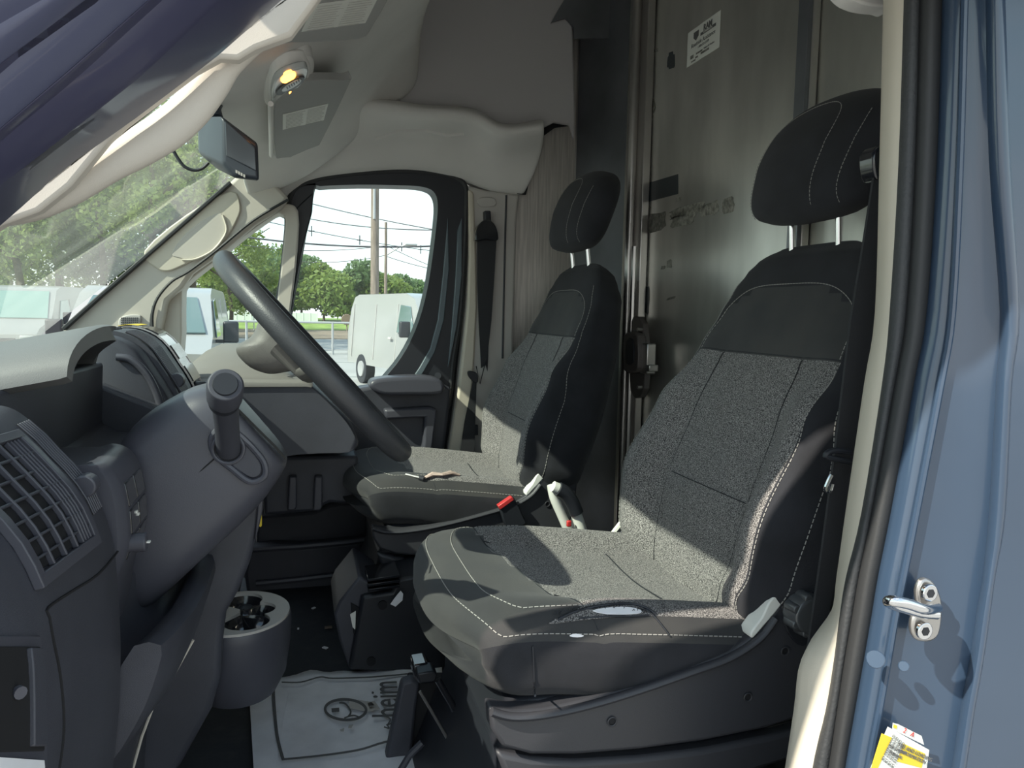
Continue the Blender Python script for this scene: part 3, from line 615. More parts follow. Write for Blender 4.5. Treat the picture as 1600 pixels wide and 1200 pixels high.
slab('outer_tongue', [PY(a,b,2.57) for a,b in [(741,664),(747,664),(747,680),(741,680)]], (0,.01,0), 'black', t, bevel=.002)
# ================================================================== DRIVER SIDE PILLARS
# B pillar: cream trim, two seals, painted jamb; each edge is given as image polylines read on a real vertical plane
ys = [-420, -40, 0, 250, 487, 600, 800, 900, 960, 1030, 1110, 1240, 1700]
E = {
 'c0': ([1386,1380,1380,1374,1367,1350,1321,1307,1297,1252,1240,1220,1145], .80),
 'c1': ([1419,1413,1412,1404,1390,1378,1346,1322,1312,1303,1290,1262,1187], .76),
 's1': ([1444,1438,1437,1430,1416,1398,1362,1342,1332,1320,1308,1288,1213], .745),
 's2': ([1480,1474,1472,1464,1448,1428,1392,1372,1362,1350,1336,1314,1239], .73),
 'b1': ([1515,1509,1507,1500,1488,1470,1432,1412,1400,1388,1374,1350,1275], .705),
 'b2': ([1547,1541,1540,1545,1562,1556,1545,1535,1525,1515,1500,1480,1405], .69),
 'b3': ([1578,1572,1571,1580,1594,1582,1572,1556,1548,1538,1524,1504,1429], .675),
 'b4': ([1700]*13, .665),
}
def edge(k, dY=0):
    xs, Y = E[k]; return smoothline([PY(x, y, Y+dY) for x, y in zip(xs, ys)], 4)
def strip(name, a, b, m, parent=None, bulge=.0, th=.02, n=6, da=0, db=0):
    A, B = edge(a, da), edge(b, db); secs = []
    for p, q in zip(A, B):
        d = (q-p); nn = Vector((-1,-1,0)).normalized()
        row = [p.lerp(q, k/n)+nn*bulge*math.sin(math.pi*k/n) for k in range(n+1)]
        back = [p.lerp(q, k/n)-nn*th for k in range(n, -1, -1)]
        secs.append(row+back)
    v, f = loft(secs); return mk(name, v, f, m, parent, angle=50)
pb = struct(strip('trim_4', 'c0', 'c1', 'cream', bulge=.006, th=.03))
t = thing('door_seal', PY(1400,700,.74), 'long black rubber weather seal along the driver door pillar', 'door seal')
strip('grained_strip', 'c1', 's1', 'rubber2', t, bulge=.008)
strip('smooth_bulb', 's1', 's2', 'rubber', t, bulge=.010)
wl_ = struct(strip('wall_left', 's2', 'b1', 'blue', bulge=.006))
strip('jamb_face', 'b1', 'b2', 'blue', wl_, bulge=-.004)
strip('jamb_ridge', 'b2', 'b3', 'blue', wl_, bulge=.010)
strip('outer_skin', 'b3', 'b4', 'blue', wl_, bulge=-.003)
tube('ridge_line', [p+Vector((-.004,-.004,0)) for p in edge('b1')], .004, 'blue', wl_, n=8)
# body behind the pillar closes the shell
slab('body_side', [(.95,.64,.3),(1.4,.60,.3),(1.4,.60,2.7),(.95,.64,2.7)], (0,.03,0), 'blue', wl_, bevel=0)
slab('inner_side', [(.74,.80,FZ),(1.08,.80,FZ),(1.08,.80,2.75),(.74,.80,2.75)], (0,.02,0), 'greytrim', wl_, bevel=0)
# small light lining corner at the top right
struct(slab('trim_10', smoothline([PY(a,b,.86) for a,b in [(1300,-40),(1325,-8),(1345,4),(1365,9),(1385,11),(1400,11),(1400,-40)]],4), (0,.03,0), 'headliner', bevel=.005))
# striker
def jp(a, b, e=0.0): return PY(a, b, .685-e)
c = jp(1448,950); t = thing('door_striker', c, 'chrome loop striker bolted to the blue door jamb', 'door striker')
slab('plate', smoothline([jp(a,b,.004) for a,b in [(1443,905),(1460,910),(1472,935),(1473,965),(1468,992),(1455,1003),(1436,1002),(1427,990),(1427,970),(1436,950),(1434,925)]],3,True), (0,.008,0), 'steel', t, bevel=.003)
lp = [jp(1462,960,.010), jp(1440,958,.016), jp(1412,950,.024), jp(1394,944,.030), jp(1388,940,.036), jp(1396,939,.046), jp(1420,944,.046), jp(1445,952,.040), jp(1464,950,.012)]
tube('loop', smoothline(lp,5), .0058, 'chrome', t, n=12)
for a, b in ((1449,925),(1441,984)):
    p = jp(a,b,.006); sc = tube('screw', [p, p+Vector((0,-.005,0))], .010, 'chrome', t, n=16, bevel=.001)
    tube('screw_socket', [p+Vector((0,-.0052,0)), p+Vector((0,-.0056,0))], .0052, 'black', sc, n=6)
for (a,b) in ((1412,1041),(1368,1030)): tube('plug', [jp(a,b,0), jp(a,b,.006)], .006 if a==1412 else .010, 'blue', wl_, n=14, bevel=.001)
# tyre and airbag labels low on the jamb
t = thing('jamb_label', jp(1405,1185), 'white and yellow sticker sheet low on the blue jamb', 'sticker', 'stickers on the blue jamb')
slab('backing', [jp(a,b,.008) for a,b in [(1388,1136),(1452,1172),(1446,1215),(1355,1215)]], (0,.001,0), 'label', t, bevel=0)
slab('yellow_block', [jp(a,b,.0085) for a,b in [(1378,1146),(1394,1153),(1372,1200),(1360,1205)]], (0,.0006,0), 'yellow', t, bevel=0)
slab('yellow_block', [jp(a,b,.0085) for a,b in [(1412,1162),(1446,1178),(1440,1200),(1402,1190)]], (0,.0006,0), 'yellow', t, bevel=0)
xd = jp(1440,1180)-jp(1410,1166); yd = jp(1410,1166)-jp(1404,1190)
for (a,b,s,tx) in ((1430,1176,.006,'TIRE AND LOADING'),(1427,1183,.006,'INFORMATION'),(1403,1172,.005,'SEE OWNER'),(1400,1180,.005,'MANUAL')): letters(tx, s, 'ink', t, jp(a,b,.0092), xd, yd)
for k in range(4): letters('GVWR 8550 LB', .0048, 'ink', t, jp(1388+k*5,1168+k*4,.0092), jp(1372,1200)-jp(1394,1153), jp(1394,1153)-jp(1384,1148))
t2 = thing('jamb_label', jp(1418,1142), 'small white sticker tucked above the sheet on the blue jamb', 'sticker', 'stickers on the blue jamb')
slab('backing', [jp(a,b,.006) for a,b in [(1396,1130),(1404,1132),(1440,1150),(1444,1164),(1395,1140)]], (0,.001,0), 'label', t2, bevel=0)
slab('yellow_mark', [jp(a,b,.0068) for a,b in [(1397,1132),(1402,1134),(1401,1139),(1396,1137)]], (0,.0005,0), 'yellow', t2, bevel=0)
for k, tx in enumerate('2A'): letters(tx, .008, 'red', t2, jp(1414+k*12,1142+k*6,.0068), xd, yd)
# ------------------------------------------------------------- driver A pillar, outer flange bands
bands = [([(-40,60),(170,-60)],.56),([(-40,130),(160,-20),(190,-60)],.58),([(-40,150),(145,-10),(200,-60)],.59),([(-40,235),(110,108),(300,-60)],.62),([(-40,255),(120,122),(320,-60)],.635),([(-40,320),(60,245),(220,120),(400,-50)],.67),([(-60,392),(0,345),(75,277),(131,232),(187,195),(247,150),(337,82),(431,0),(500,-60)],.74)]
def resamp(pts, n):
    P = [Vector(p) for p in pts]; L = [0]
    for i in range(1, len(P)): L.append(L[-1]+(P[i]-P[i-1]).length)
    o = []
    for k in range(n):
        s = L[-1]*k/(n-1)
        for i in range(1, len(L)):
            if s <= L[i]+1e-9: o.append(P[i-1].lerp(P[i], (s-L[i-1])/max(1e-9, L[i]-L[i-1]))); break
    return o
outer = [(-60,-200),(60,-300)]
lines = [resamp([PY(a,b,.50) for a,b in outer], 14)] + [resamp([PY(a,b,Y) for a,b in pts], 14) for pts, Y in bands]
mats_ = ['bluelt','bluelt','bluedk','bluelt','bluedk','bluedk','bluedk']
ta = thing('front_pillar', PY(100,150,.62), 'dark blue ridged front door pillar crossing the upper left corner', 'pillar')
for i, L_ in enumerate(lines):
    d0 = (L_[0]-L_[1]).normalized(); d1_ = (L_[-1]-L_[-2]).normalized(); e1 = L_[-1]+d1_*.22
    lines[i] = [Vector((L_[0].x-.62, L_[0].y+.02, 1.02+.03*(6-i))), L_[0]+d0*.12] + L_ + [e1, e1+Vector((.14,.0,.05)), Vector((1.35, e1.y, e1.z+.06))]
nm = ['painted_face','ridge','groove_face','painted_flange','ridge','flange','inner_flange']
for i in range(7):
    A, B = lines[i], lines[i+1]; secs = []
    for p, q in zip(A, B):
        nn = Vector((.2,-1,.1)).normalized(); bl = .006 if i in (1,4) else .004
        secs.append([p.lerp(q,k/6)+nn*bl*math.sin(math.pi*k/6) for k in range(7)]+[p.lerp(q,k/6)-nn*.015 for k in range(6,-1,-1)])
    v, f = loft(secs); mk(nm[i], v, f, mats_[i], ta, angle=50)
# cream inner A pillar trim and grab handle
pa = [(-600,760),(-60,385),(0,338),(75,270),(131,225),(187,188),(247,143),(337,75),(431,-7),(500,-60),(640,-190),(760,-240),(760,-200),(660,-150),(540,-60),(455,55),(400,75),(372,92),(343,90),(300,114),(262,143),(228,168),(197,192),(168,219),(110,290),(60,330),(0,352),(-60,395),(-600,790)]
struct(slab('trim_11', [PY(a,b,.78) for a,b in pa], (0,.02,0), 'pillar', bevel=.004))
t = thing('grab_handle', PY(250,210,.80), 'curved cream grab handle on the driver side front pillar', 'grab handle')
cl = [(10,343),(60,325),(110,296),(170,258),(215,232),(262,202),(300,168),(330,128),(352,98),(385,68),(430,35)]
wd = [9,16,22,24,27,29,28,27,24,22,18]
ctr = smoothline([PY(a,b,.815) for a,b in cl],5); rr = []
for i in range(len(ctr)):
    q = i/5; k = min(int(q), len(wd)-2); rr.append((wd[k]+(wd[k+1]-wd[k])*(q-k))/FPX*.80)
tube('grip', ctr, rr, 'pillar', t, n=16, ry=.013, upv=Vector((0,1,0)))
# ================================================================== DASHBOARD
D = thing('dashboard', (-.35, 1.7, FZ), 'long dark grey moulded plastic dashboard with vents and cup holder base', 'dashboard')
# driver end pod: profile read on the plane Y=1.0 and swept across
pp = [(-30,640),(0,631),(28,637),(59,659),(82,680),(100,700),(120,720),(137,740),(152,762),(165,790),(176,820),(183,850),(188,900),(191,950),(193,1000),(192,1050),(190,1100),(185,1150),(180,1200),(172,1270)]
P0 = smoothline([PY(a,b,1.0) for a,b in pp], 3)
def podx(z):
    for p, q in zip(P0, P0[1:]):
        if q.z <= z <= p.z: return p.x+(q.x-p.x)*(p.z-z)/max(1e-6, p.z-q.z)
    return P0[-1].x if z < P0[-1].z else P0[0].x
secs = []
for yy, dx in ((.60,-.03),(.62,-.008),(.66,0),(.80,0),(.93,0),(.985,0),(1.0,-.004),(1.008,-.014)):
    secs.append([Vector((p.x+dx, yy, p.z+dx*.5)) for p in P0]+[Vector((-.55,yy,P0[-1].z)), Vector((-.55,yy,P0[0].z-.02))])
v, f = loft(secs); mk('driver_pod', v, f, 'dash', D, angle=50)
def sp_(z, y, o=0.0):
    e = .004; x = podx(z); n = Vector((1,0,-(podx(z+e)-podx(z-e))/(2*e))).normalized(); return Vector((x,y,z))+n*o, n
def sheet(name, z0, z1, y0, y1, o, m, parent, nz=6, th=.003):
    g = [[sp_(z0+(z1-z0)*i/nz, y0+(y1-y0)*j/2, o)[0] for j in range(3)] for i in range(nz+1)]
    gb = [[sp_(z0+(z1-z0)*i/nz, y0+(y1-y0)*j/2, o-th)[0] for j in range(3)] for i in range(nz+1)]
    secs = [a+b[::-1] for a, b in zip(g, gb)]
    v, f = loft(secs); return mk(name, v, f, m, parent, bevel=min(.0012,th*.4))
def podhit(px, py):
    lo, hi = .3, 1.0
    g = lambda Y: (lambda p: p.x-podx(p.z))(PY(px,py,Y))
    if g(hi) > 0: return 1.0, PY(px,py,1.0).z
    for _ in range(40):
        m_ = (lo+hi)/2
        if g(m_)*g(hi) <= 0: lo = m_
        else: hi = m_
    p = PY(px,py,(lo+hi)/2); return p.y, p.z
def g_of(corners):
    C4 = [podhit(*q) for q in corners]   # top outer, top inner, bottom inner, bottom outer
    def at_(u, v):  # u outer->inner, v top->bottom
        a = [C4[0][k]+(C4[1][k]-C4[0][k])*u for k in (0,1)]; b = [C4[3][k]+(C4[2][k]-C4[3][k])*u for k in (0,1)]
        return a[0]+(b[0]-a[0])*v, a[1]+(b[1]-a[1])*v
    return at_
def psheet(name, G, u0, u1, v0, v1, o, m, parent, nv=6, th=.003):
    secs = []
    for i in range(nv+1):
        v = v0+(v1-v0)*i/nv; r = [G(u0+(u1-u0)*j/2, v) for j in range(3)]
        secs.append([sp_(z,y,o)[0] for y,z in r]+[sp_(z,y,o-th)[0] for y,z in r[::-1]])
    vv, ff = loft(secs); return mk(name, vv, ff, m, parent, bevel=min(.0012,th*.4))
y_, z_ = podhit(34,675); y2_, z2_ = podhit(143,845); y3_, z3_ = podhit(62,903)
GV = (lambda u, v: (y3_-(y2_-y3_)*.10+(y2_-y3_)*1.10*u, z_+.5*(z3_-z2_)*(1-u)+((z2_+(z3_-z2_)*(1-u))-(z_+.5*(z3_-z2_)*(1-u)))*v))
vent = psheet('air_vent', GV, 0, 1, 0, 1, .0015, 'dash2', D, th=.004)
psheet('vent_throat', GV, .06, .93, .05, .94, .0030, 'void', vent, th=.003)
for q in ((0,1,-.01,.05),(0,1,.95,1.05)): psheet('vent_rim', GV, *q, .009, 'dash2', vent, nv=2, th=.009)
for q in ((-.03,.05,-.01,1.05),(.94,1.02,-.01,1.05)): psheet('vent_rim', GV, *q, .009, 'dash2', vent, th=.009)
for k in range(6): v0 = .17+.135*k; psheet('slat', GV, .05, .95, v0-.010, v0+.010, .007, 'dash', vent, nv=1, th=.005)
for k in range(3): u0 = .22+.2*k; psheet('slat', GV, u0-.010, u0+.010, .05, .95, .0085, 'dash2', vent, th=.006)
for k in range(4): u0 = .74+.05*k; psheet('slat', GV, u0-.007, u0+.007, .05, .95, .008, 'dash2', vent, th=.006)
GD = g_of([(66,668),(80,664),(160,790),(132,760)])
GD = (lambda u, v: (.945+.04*u, 1.368-.105*v))
psheet('defrost_slot', GD, 0, 1, 0, 1, .0008, 'void', D, th=.001)
for k in range(6): psheet('defrost_slat', GD, .02+.17*k, .09+.17*k, 0, 1, .0022, 'dash2', D, th=.003)
p, n = sp_(1.293, .962, .003); mk('vent_wheel', *tubevf([p+Vector((0,-.010,0)),p+Vector((0,.012,0))], .013, 16), 'dash2', D, bevel=.002)
def podp(a, b, o=.0006): y, z = podhit(a,b); return sp_(z,y,o)[0]
tube('panel_seam', smoothline([podp(*q) for q in [(183,862),(153,897),(110,925),(74,950),(76,965),(82,1000),(92,1050),(98,1110),(97,1160),(88,1220)]],3), .0014, 'void', D, n=6)
GP = g_of([(-60,1010),(60,1008),(68,1185),(-60,1190)])
psheet('pocket_frame', GP, 0, 1, -.08, 1.08, .003, 'dash2', D, th=.004)
psheet('pocket_void', GP, 0, .93, .02, .94, .0045, 'void', D, th=.003)
psheet('pocket_bar', GP, .70, .90, .04, .90, .008, 'dash', D, th=.005)
q = podp(14,1083,.006); tube('screw', [q, q+Vector((.003,-.003,0))], .005, 'dash2', D, n=10)
pq = [podp(-30,1185,.006),podp(55,1190,.006),podp(58,1230,.006),podp(-30,1230,.006)]
t = thing('paper_scrap', pq[0], 'white paper scrap tucked in the lower left dash pocket', 'paper scrap')
slab('sheet', pq, (.0008,0,0), 'paper', t, bevel=0)
# switch panel between the pod and the column
P1 = [PY(a,b,1.08) for a,b in [(150,712),(170,707),(192,714),(210,745),(217,790),(218,830),(205,870),(196,900),(190,960)]]
P1 = smoothline(P1, 3)
secs = [[Vector((p.x+dx,yy,p.z)) for p in P1]+[Vector((-.5,yy,P1[-1].z)),Vector((-.5,yy,P1[0].z))] for yy, dx in ((1.0,-.01),(1.01,-.002),(1.02,0),(1.13,0),(1.15,-.01))]
v, f = loft(secs); swp = mk('switch_panel', v, f, 'dash2', D)
def p1(z, y, o):
    for a, b in zip(P1, P1[1:]):
        if b.z <= z <= a.z: return Vector((a.x+(b.x-a.x)*(a.z-z)/max(1e-6,a.z-b.z)+o, y, z))
    return Vector((P1[-1].x+o,y,z))
for zt, zb in ((1.282,1.252),(1.247,1.217),(1.212,1.185)):
    for y0, y1 in ((1.024,1.07),(1.074,1.12)):
        slab('switch_button', [p1(zt,y0,.002),p1(zt,y1,.002),p1(zb,y1,.002),p1(zb,y0,.002)], (-.006,0,0), 'gloss', swp, bevel=.0015)
for z, y in ((1.24,1.05),(1.235,1.058),(1.2,1.055)): slab('switch_mark', [p1(z,y,.0035),p1(z,y+.006,.0035),p1(z-.003,y+.006,.0035),p1(z-.003,y,.0035)], (-.002,0,0), 'label', swp, bevel=0)
p = p1(1.205,1.03,.006); tube('dimmer_knob', [p+Vector((-.01,0,0)), p+Vector((.012,0,0))], .012, 'dash2', swp, n=14, bevel=.002)
p = p1(1.205,1.03,.02); box('knob_mark', p, (.004,.006,.002), 'label', swp, bevel=0)
# cluster housing under the hood
def prof(pts, Y): return smoothline([PY(a,b,Y) for a,b in pts], 3)
PC = prof([(192,530),(190,522),(215,516),(240,519),(265,533),(285,560),(305,592),(318,625),(330,660),(345,700),(360,760),(372,820),(380,900)], 1.95)
def csec(y, dx=0, dz=0): return [Vector((p.x+dx, y, p.z+dz)) for p in PC]+[Vector((-.62,y,PC[-1].z)), Vector((-.62,y,PC[0].z-.03))]
v, f = loft([csec(1.55,-.012,-.012), csec(1.553,-.004,-.004), csec(1.56), csec(1.75), csec(1.95), csec(1.96,-.008,-.008)]); mk('centre_stack', v, f, 'dash', D, angle=50)
# lip band round the near edge of the centre stack
def cpt(i, y, o=0):
    a, b = PC[max(0,i-1)], PC[min(len(PC)-1,i+1)]; d = (b-a).normalized(); n = Vector((-d.z,0,d.x)); n = n if n.x > 0 or n.z > 0 else -n; return Vector((PC[i].x,y,PC[i].z))+n*o
def csheet(name, i0, i1, y0, y1, o, m, parent, th=.003):
    secs = [[cpt(i,y0,o),cpt(i,y1,o),cpt(i,y1,o-th),cpt(i,y0,o-th)] for i in range(i0,i1+1)]; v, f = loft(secs); return mk(name, v, f, m, parent, angle=50)
csheet('stack_band', 2, 33, 1.625, 1.80, .008, 'dash', D, th=.009)
v_ = csheet('centre_vent', 9, 20, 1.64, 1.735, .0095, 'void', D, th=.002)
for k in range(8): csheet('slat', 9, 20, 1.643+.012*k, 1.6465+.012*k, .0125, 'dash2', v_, th=.004)
v2 = csheet('top_vent', 4, 7, 1.64, 1.735, .0095, 'void', D, th=.002)
for k in range(7): csheet('slat', 4, 7, 1.643+.0135*k, 1.647+.0135*k, .0125, 'dash2', v2, th=.004)
p = cpt(17, 1.66, .012); mk('vent_wheel', *tubevf([p+Vector((0,-.014,0)),p+Vector((0,.014,0))], .015, 14), 'dash2', D, bevel=.002)
g_ = csheet('gloss_panel', 4, 24, 1.81, 1.955, .010, 'gloss', D, th=.012)
for i0, i1 in ((5,7),(9,11),(13,15),(16,18)): csheet('gloss_button', i0, i1, 1.83, 1.945, .014, 'gloss', g_, th=.004)
for yk in (1.822, 1.95): csheet('bright_edge', 4, 22, yk, yk+.004, .0115, 'steel', g_, th=.002)
csheet('yellow_sticker', 5, 8, 1.83, 1.93, .0155, 'yellow', D, th=.001)
for i, yy in ((19,1.86),(21,1.90),(20,1.93)):
    p = cpt(i, yy, .014); box('dash_knob', p, (.035,.03,.028), 'black', D, bevel=.006)
# concave deck between cluster and centre stack
PD = prof([(60,650),(110,640),(150,700),(152,712),(195,716)], 1.3)
slab('deck', [PY(40,640,1.50),PY(150,600,1.50),PY(250,640,1.50),PY(262,700,1.5),PY(300,760,1.5),PY(300,900,1.5),PY(40,900,1.5)], (0,.05,0), 'dash', D, bevel=.006)
tube('stack_ridge', smoothline([PY(a,b,1.545) for a,b in [(182,558),(200,560),(218,572),(234,592),(246,618),(252,640)]],4), .007, 'dash2', D, n=10)
secs = []
for yy, k in ((1.0,.0),(1.08,.3),(1.16,.7),(1.25,1.0),(1.36,.9),(1.5,.4)):
    secs.append([Vector((-.34+.0*k,yy,1.40)),Vector((-.345,yy,1.30-.02*k)),Vector((-.32,yy,1.285-.02*k)),Vector((-.265,yy,1.275-.012*k)),Vector((-.245,yy,1.27)),Vector((-.235,yy,1.25)),Vector((-.235,yy,1.15)),Vector((-.5,yy,1.15)),Vector((-.5,yy,1.40))])
v, f = loft(secs); mk('cluster_bay', v, f, 'dash', D, angle=50, bevel=.006)
slab('cluster_side', [Vector((-.345,1.045,1.40)),Vector((-.345,1.045,1.30)),Vector((-.7,1.03,1.30)),Vector((-.7,1.03,1.37))], (0,.42,0), 'dash2', D, bevel=.01)
# knee panel below the column
K = smoothline([PY(a,b,1.2) for a,b in [(205,858),(225,880),(226,935),(240,955),(262,960),(288,918),(322,918),(318,950),(300,1000),(272,1050),(240,1095),(218,1150),(205,1210),(200,1280)]],2)
secs = [[Vector((p.x+dx,yy,p.z)) for p in K]+[Vector((-.55,yy,K[-1].z)),Vector((-.55,yy,K[0].z))] for yy, dx in ((1.0,-.03),(1.03,-.02),(1.12,-.004),(1.2,0),(1.32,0),(1.36,-.008))]
v, f = loft(secs); mk('knee_panel', v, f, 'dash', D, angle=60)
tube('pale_edge', [PY(a,b,1.205)+Vector((.0,0,0)) for a,b in [(302,1000),(274,1050),(243,1095),(222,1150),(208,1200)]], .0022, 'pillar', D, n=6)  # pale line along the knee panel's slanted edge
# firewall block filling the dash below
slab('lower_body', [(-.33,.62,.62),(-.33,2.6,.62),(-.33,2.6,1.26),(-.33,.62,1.26)], (-.35,0,0), 'dash', D, bevel=0)
slab('dash_top', [(-.45,.70,1.37),(-.45,2.66,1.37),(-.98,2.66,1.32),(-.98,.70,1.32)], (0,0,-.08), 'dash', D, bevel=.01)
# passenger side of the dash
PW = prof([(330,640),(322,610),(325,582),(345,562),(370,552),(400,552),(440,560),(470,572),(484,583),(489,590),(488,597),(482,600),(482,606),(500,640),(528,670),(540,690),(520,708),(480,714),(430,718)], 1.95)
PW = smoothline([PY(a,b,1.97) for a,b in [(322,640),(322,600),(335,594),(372,599),(430,599),(478,599),(486,602),(512,625),(545,660),(560,690),(548,706),(500,708),(455,712),(425,722),(400,760)]],3)
def pwsec(y, dx): return [Vector((p.x+dx*(1 if p.x > -.08 else .3), y, p.z)) for p in PW]+[Vector((-.35,y,PW[-1].z)), Vector((-.35,y,PW[0].z))]
v, f = loft([pwsec(1.968,-.006), pwsec(1.975,0), pwsec(2.2,.0), pwsec(2.45,-.01), pwsec(2.56,-.04)]); mk('passenger_panel', v, f, 'dash', D, angle=50)
# upper pad, sun and glare put into its lighter grey
zt = PY(430,598,1.965).z; xr = PY(489,595,1.965).x; xl = PY(330,595,1.965).x
pad = []
for yy, dz, xx in ((1.962,0,xr-.004),(1.966,.004,xr),(2.05,.014,xr),(2.3,.03,xr-.01),(2.5,.035,xr-.05),(2.56,.03,xr-.1)):
    pad.append([Vector((x_,yy,z_)) for x_, z_ in ((xl-.16,zt+dz+.005),(xl,zt+dz+.002),(-.1,zt+dz),(xx-.03,zt+dz-.001),(xx-.008,zt+dz-.004),(xx,zt+dz-.012),(xx-.012,zt-.010),(xl-.16,zt-.010))])
v, f = loft(pad); mk('upper_pad', v, f, 'dash_sunlit', D, angle=50)
hump = []
for yy, h in ((1.985,.0),(1.99,.012),(2.03,.035),(2.12,.06),(2.3,.08),(2.45,.07),(2.54,.02)):
    hump.append([Vector((x_,yy,zt+.004+h*s)) for x_, s in ((-.30,.2),(-.26,.7),(-.22,.95),(-.15,1),(-.08,.9),(-.04,.6),(-.015,.1))]+[Vector((-.015,yy,zt-.005)),Vector((-.30,yy,zt-.005))])
v, f = loft(hump); mk('pad_hump', v, f, 'dash_sunlit', D, angle=60)
ring_ = [(xr-.05+.022*math.cos(a), 2.02+.022*math.sin(a), zt+.0135) for a in [k*math.pi/8 for k in range(16)]]
tube('airbag_mark', ring_, .0012, 'trimdark', D, n=5, close=True)
letters('AIRBAG', .010, 'trimdark', D, (xr-.05,2.02,zt+.0145), (1,0,0), (0,1,0))
# lower passenger area
slab('glovebox_lower', [PY(a,b,2.15) for a,b in [(410,715),(560,712),(560,790),(515,786),(490,800),(412,806)]], (0,.30,0), 'dash', D, bevel=.01)
for px in (452, 492): slab('rib', [PY(a,b,2.12) for a,b in [(px,745),(px+12,745),(px+12,792),(px+8,798),(px-3,798)]], (0,.04,0), 'dash2', D, bevel=.004)
# centre lower console with cup holder
slab('console_wall', [PY(a,b,1.36) for a,b in [(300,860),(330,800),(372,780),(411,770),(410,800),(403,830),(390,880),(372,925),(352,960),(346,1010),(344,1060),(330,1110),(280,1200),(200,1290),(180,1200),(200,900)]], (0,.04,0), 'dash', D, bevel=.012, bseg=3)
slab('edge_highlight', [PY(a,b,1.355) for a,b in [(403,782),(411,772),(410,800),(404,826),(398,846)]], (0,.02,0), 'dash2', D, bevel=.003)
cc = PY(393,965,1.52); RX, RY = .075, .125
t = thing('cup_holder', cc, 'round grey topped triple cup holder at the foot of the dashboard', 'cup holder')
def el(cx, cy, rx, ry, z, n=40, st=0): return [Vector((cx+rx*math.cos(st+2*math.pi*k/n), cy+ry*math.sin(st+2*math.pi*k/n), z)) for k in range(n)]
zc_ = PY(393,960,1.52).z; cx_ = PY(372,965,1.52).x; cy_ = 1.53; RX = PY(455,965,1.52).x-cx_; RY = .115
secs = [el(cx_,cy_,RX*.72,RY*.72,zc_-.15),el(cx_,cy_,RX*.9,RY*.9,zc_-.115),el(cx_,cy_,RX*.98,RY*.98,zc_-.06),el(cx_,cy_,RX,RY,zc_-.02),el(cx_,cy_,RX,RY,zc_-.006),el(cx_,cy_,RX*.985,RY*.985,zc_-.001),el(cx_,cy_,RX*.90,RY*.90,zc_-.001),el(cx_,cy_,RX*.88,RY*.88,zc_-.06)]
v, f = loft(secs, True, True); mk('bowl', v, f, 'dash2', t)
# grey top plate with three round cut-outs built as a filled curve
cu = bpy.data.curves.new('t','CURVE'); cu.dimensions = '2D'; cu.fill_mode = 'BOTH'; cu.extrude = .003
def addc(pts):
    s = cu.splines.new('POLY'); s.points.add(len(pts)-1); s.use_cyclic_u = True
    for q, p in zip(s.points, pts): q.co = (p[0], p[1], 0, 1)
addc([(p.x,p.y) for p in el(cx_,cy_,RX*.97,RY*.97,0,48)])
holes = [(cx_+.010,cy_-.058,.038),(cx_+.034,cy_+.004,.0),(cx_-.004,cy_+.062,.038)]
# clover shaped single opening: union outline of three circles
cs3 = [(cx_+.018,cy_-.052,.043),(cx_+.036,cy_+.008,.033),(cx_+.002,cy_+.060,.040)]
mx_, my_ = cx_+.012, cy_+.004; ol = []
for k in range(72):
    a = 2*math.pi*k/72; dx, dyy = math.cos(a), math.sin(a); best = .012
    for (hx_, hy_, hr) in cs3:
        ox, oy = mx_-hx_, my_-hy_; b_ = ox*dx+oy*dyy; c2 = ox*ox+oy*oy-hr*hr; ds = b_*b_-c2
        if ds >= 0 and -b_+math.sqrt(ds) > best: best = -b_+math.sqrt(ds)
    ol.append((mx_+dx*best, my_+dyy*best))
addc(ol)
to = bpy.data.objects.new('t', cu); COL.objects.link(to); dg = bpy.context.evaluated_depsgraph_get(); me = bpy.data.meshes.new_from_object(to.evaluated_get(dg)); bpy.data.objects.remove(to)
me.materials.clear(); me.materials.append(M['greytrim']); o = bpy.data.objects.new('top_plate', me); COL.objects.link(o); o.parent = t
for v_ in me.vertices: v_.co = Vector((v_.co.x, v_.co.y, v_.co.z+zc_+.001))-cc
for (hx_, hy_, hr) in cs3:
    v, f = loft([el(hx_,hy_,hr,hr,zc_-.002,24),el(hx_,hy_,hr*.9,hr*.9,zc_-.055,24),el(hx_,hy_,hr*.2,hr*.2,zc_-.056,24)], True, False); mk('cup_well', v, f, 'gloss', t, solid=.002)
b_ = thing('drink_lid', (cx_+.012,cy_+.035,zc_-.03), 'small black round lid lying in the far cup well', 'lid')
v, f = loft([el(cx_+.010,cy_+.040,.018*r,.018*r,zc_-.045+h,20) for r, h in ((.9,0),(1,.006),(1,.03),(.8,.042),(.3,.046))]); mk('cap', v, f, 'black', b_)
for k,(dx,dy_) in enumerate(((-.0,-.062),(.018,-.05),(.03,-.07))):
    tag(box('crumb', (cx_+dx,cy_+dy_,zc_-.046), (.012,.006,.003), 'paper', rot=Matrix.Rotation(k*1.1,3,'Z')), ['white crumb at the left of the near cup well','white crumb in the middle of the near cup well','white crumb at the right of the near cup well'][k], 'crumb')
# yellow tag under the column
t = thing('yellow_tag', PY(404,805,1.40), 'yellow plastic tag hanging beneath the steering column', 'tag')
slab('plate', [PY(a,b,1.40) for a,b in [(409,784),(409,822),(407,824),(399,819),(397,812),(397,798)]], (0,.006,0), 'yellow', t, bevel=.001)
slab('slot', [PY(a,b,1.399) for a,b in [(402,811),(403,811),(403,815),(402,815)]], (0,.001,0), 'black', t, bevel=0)
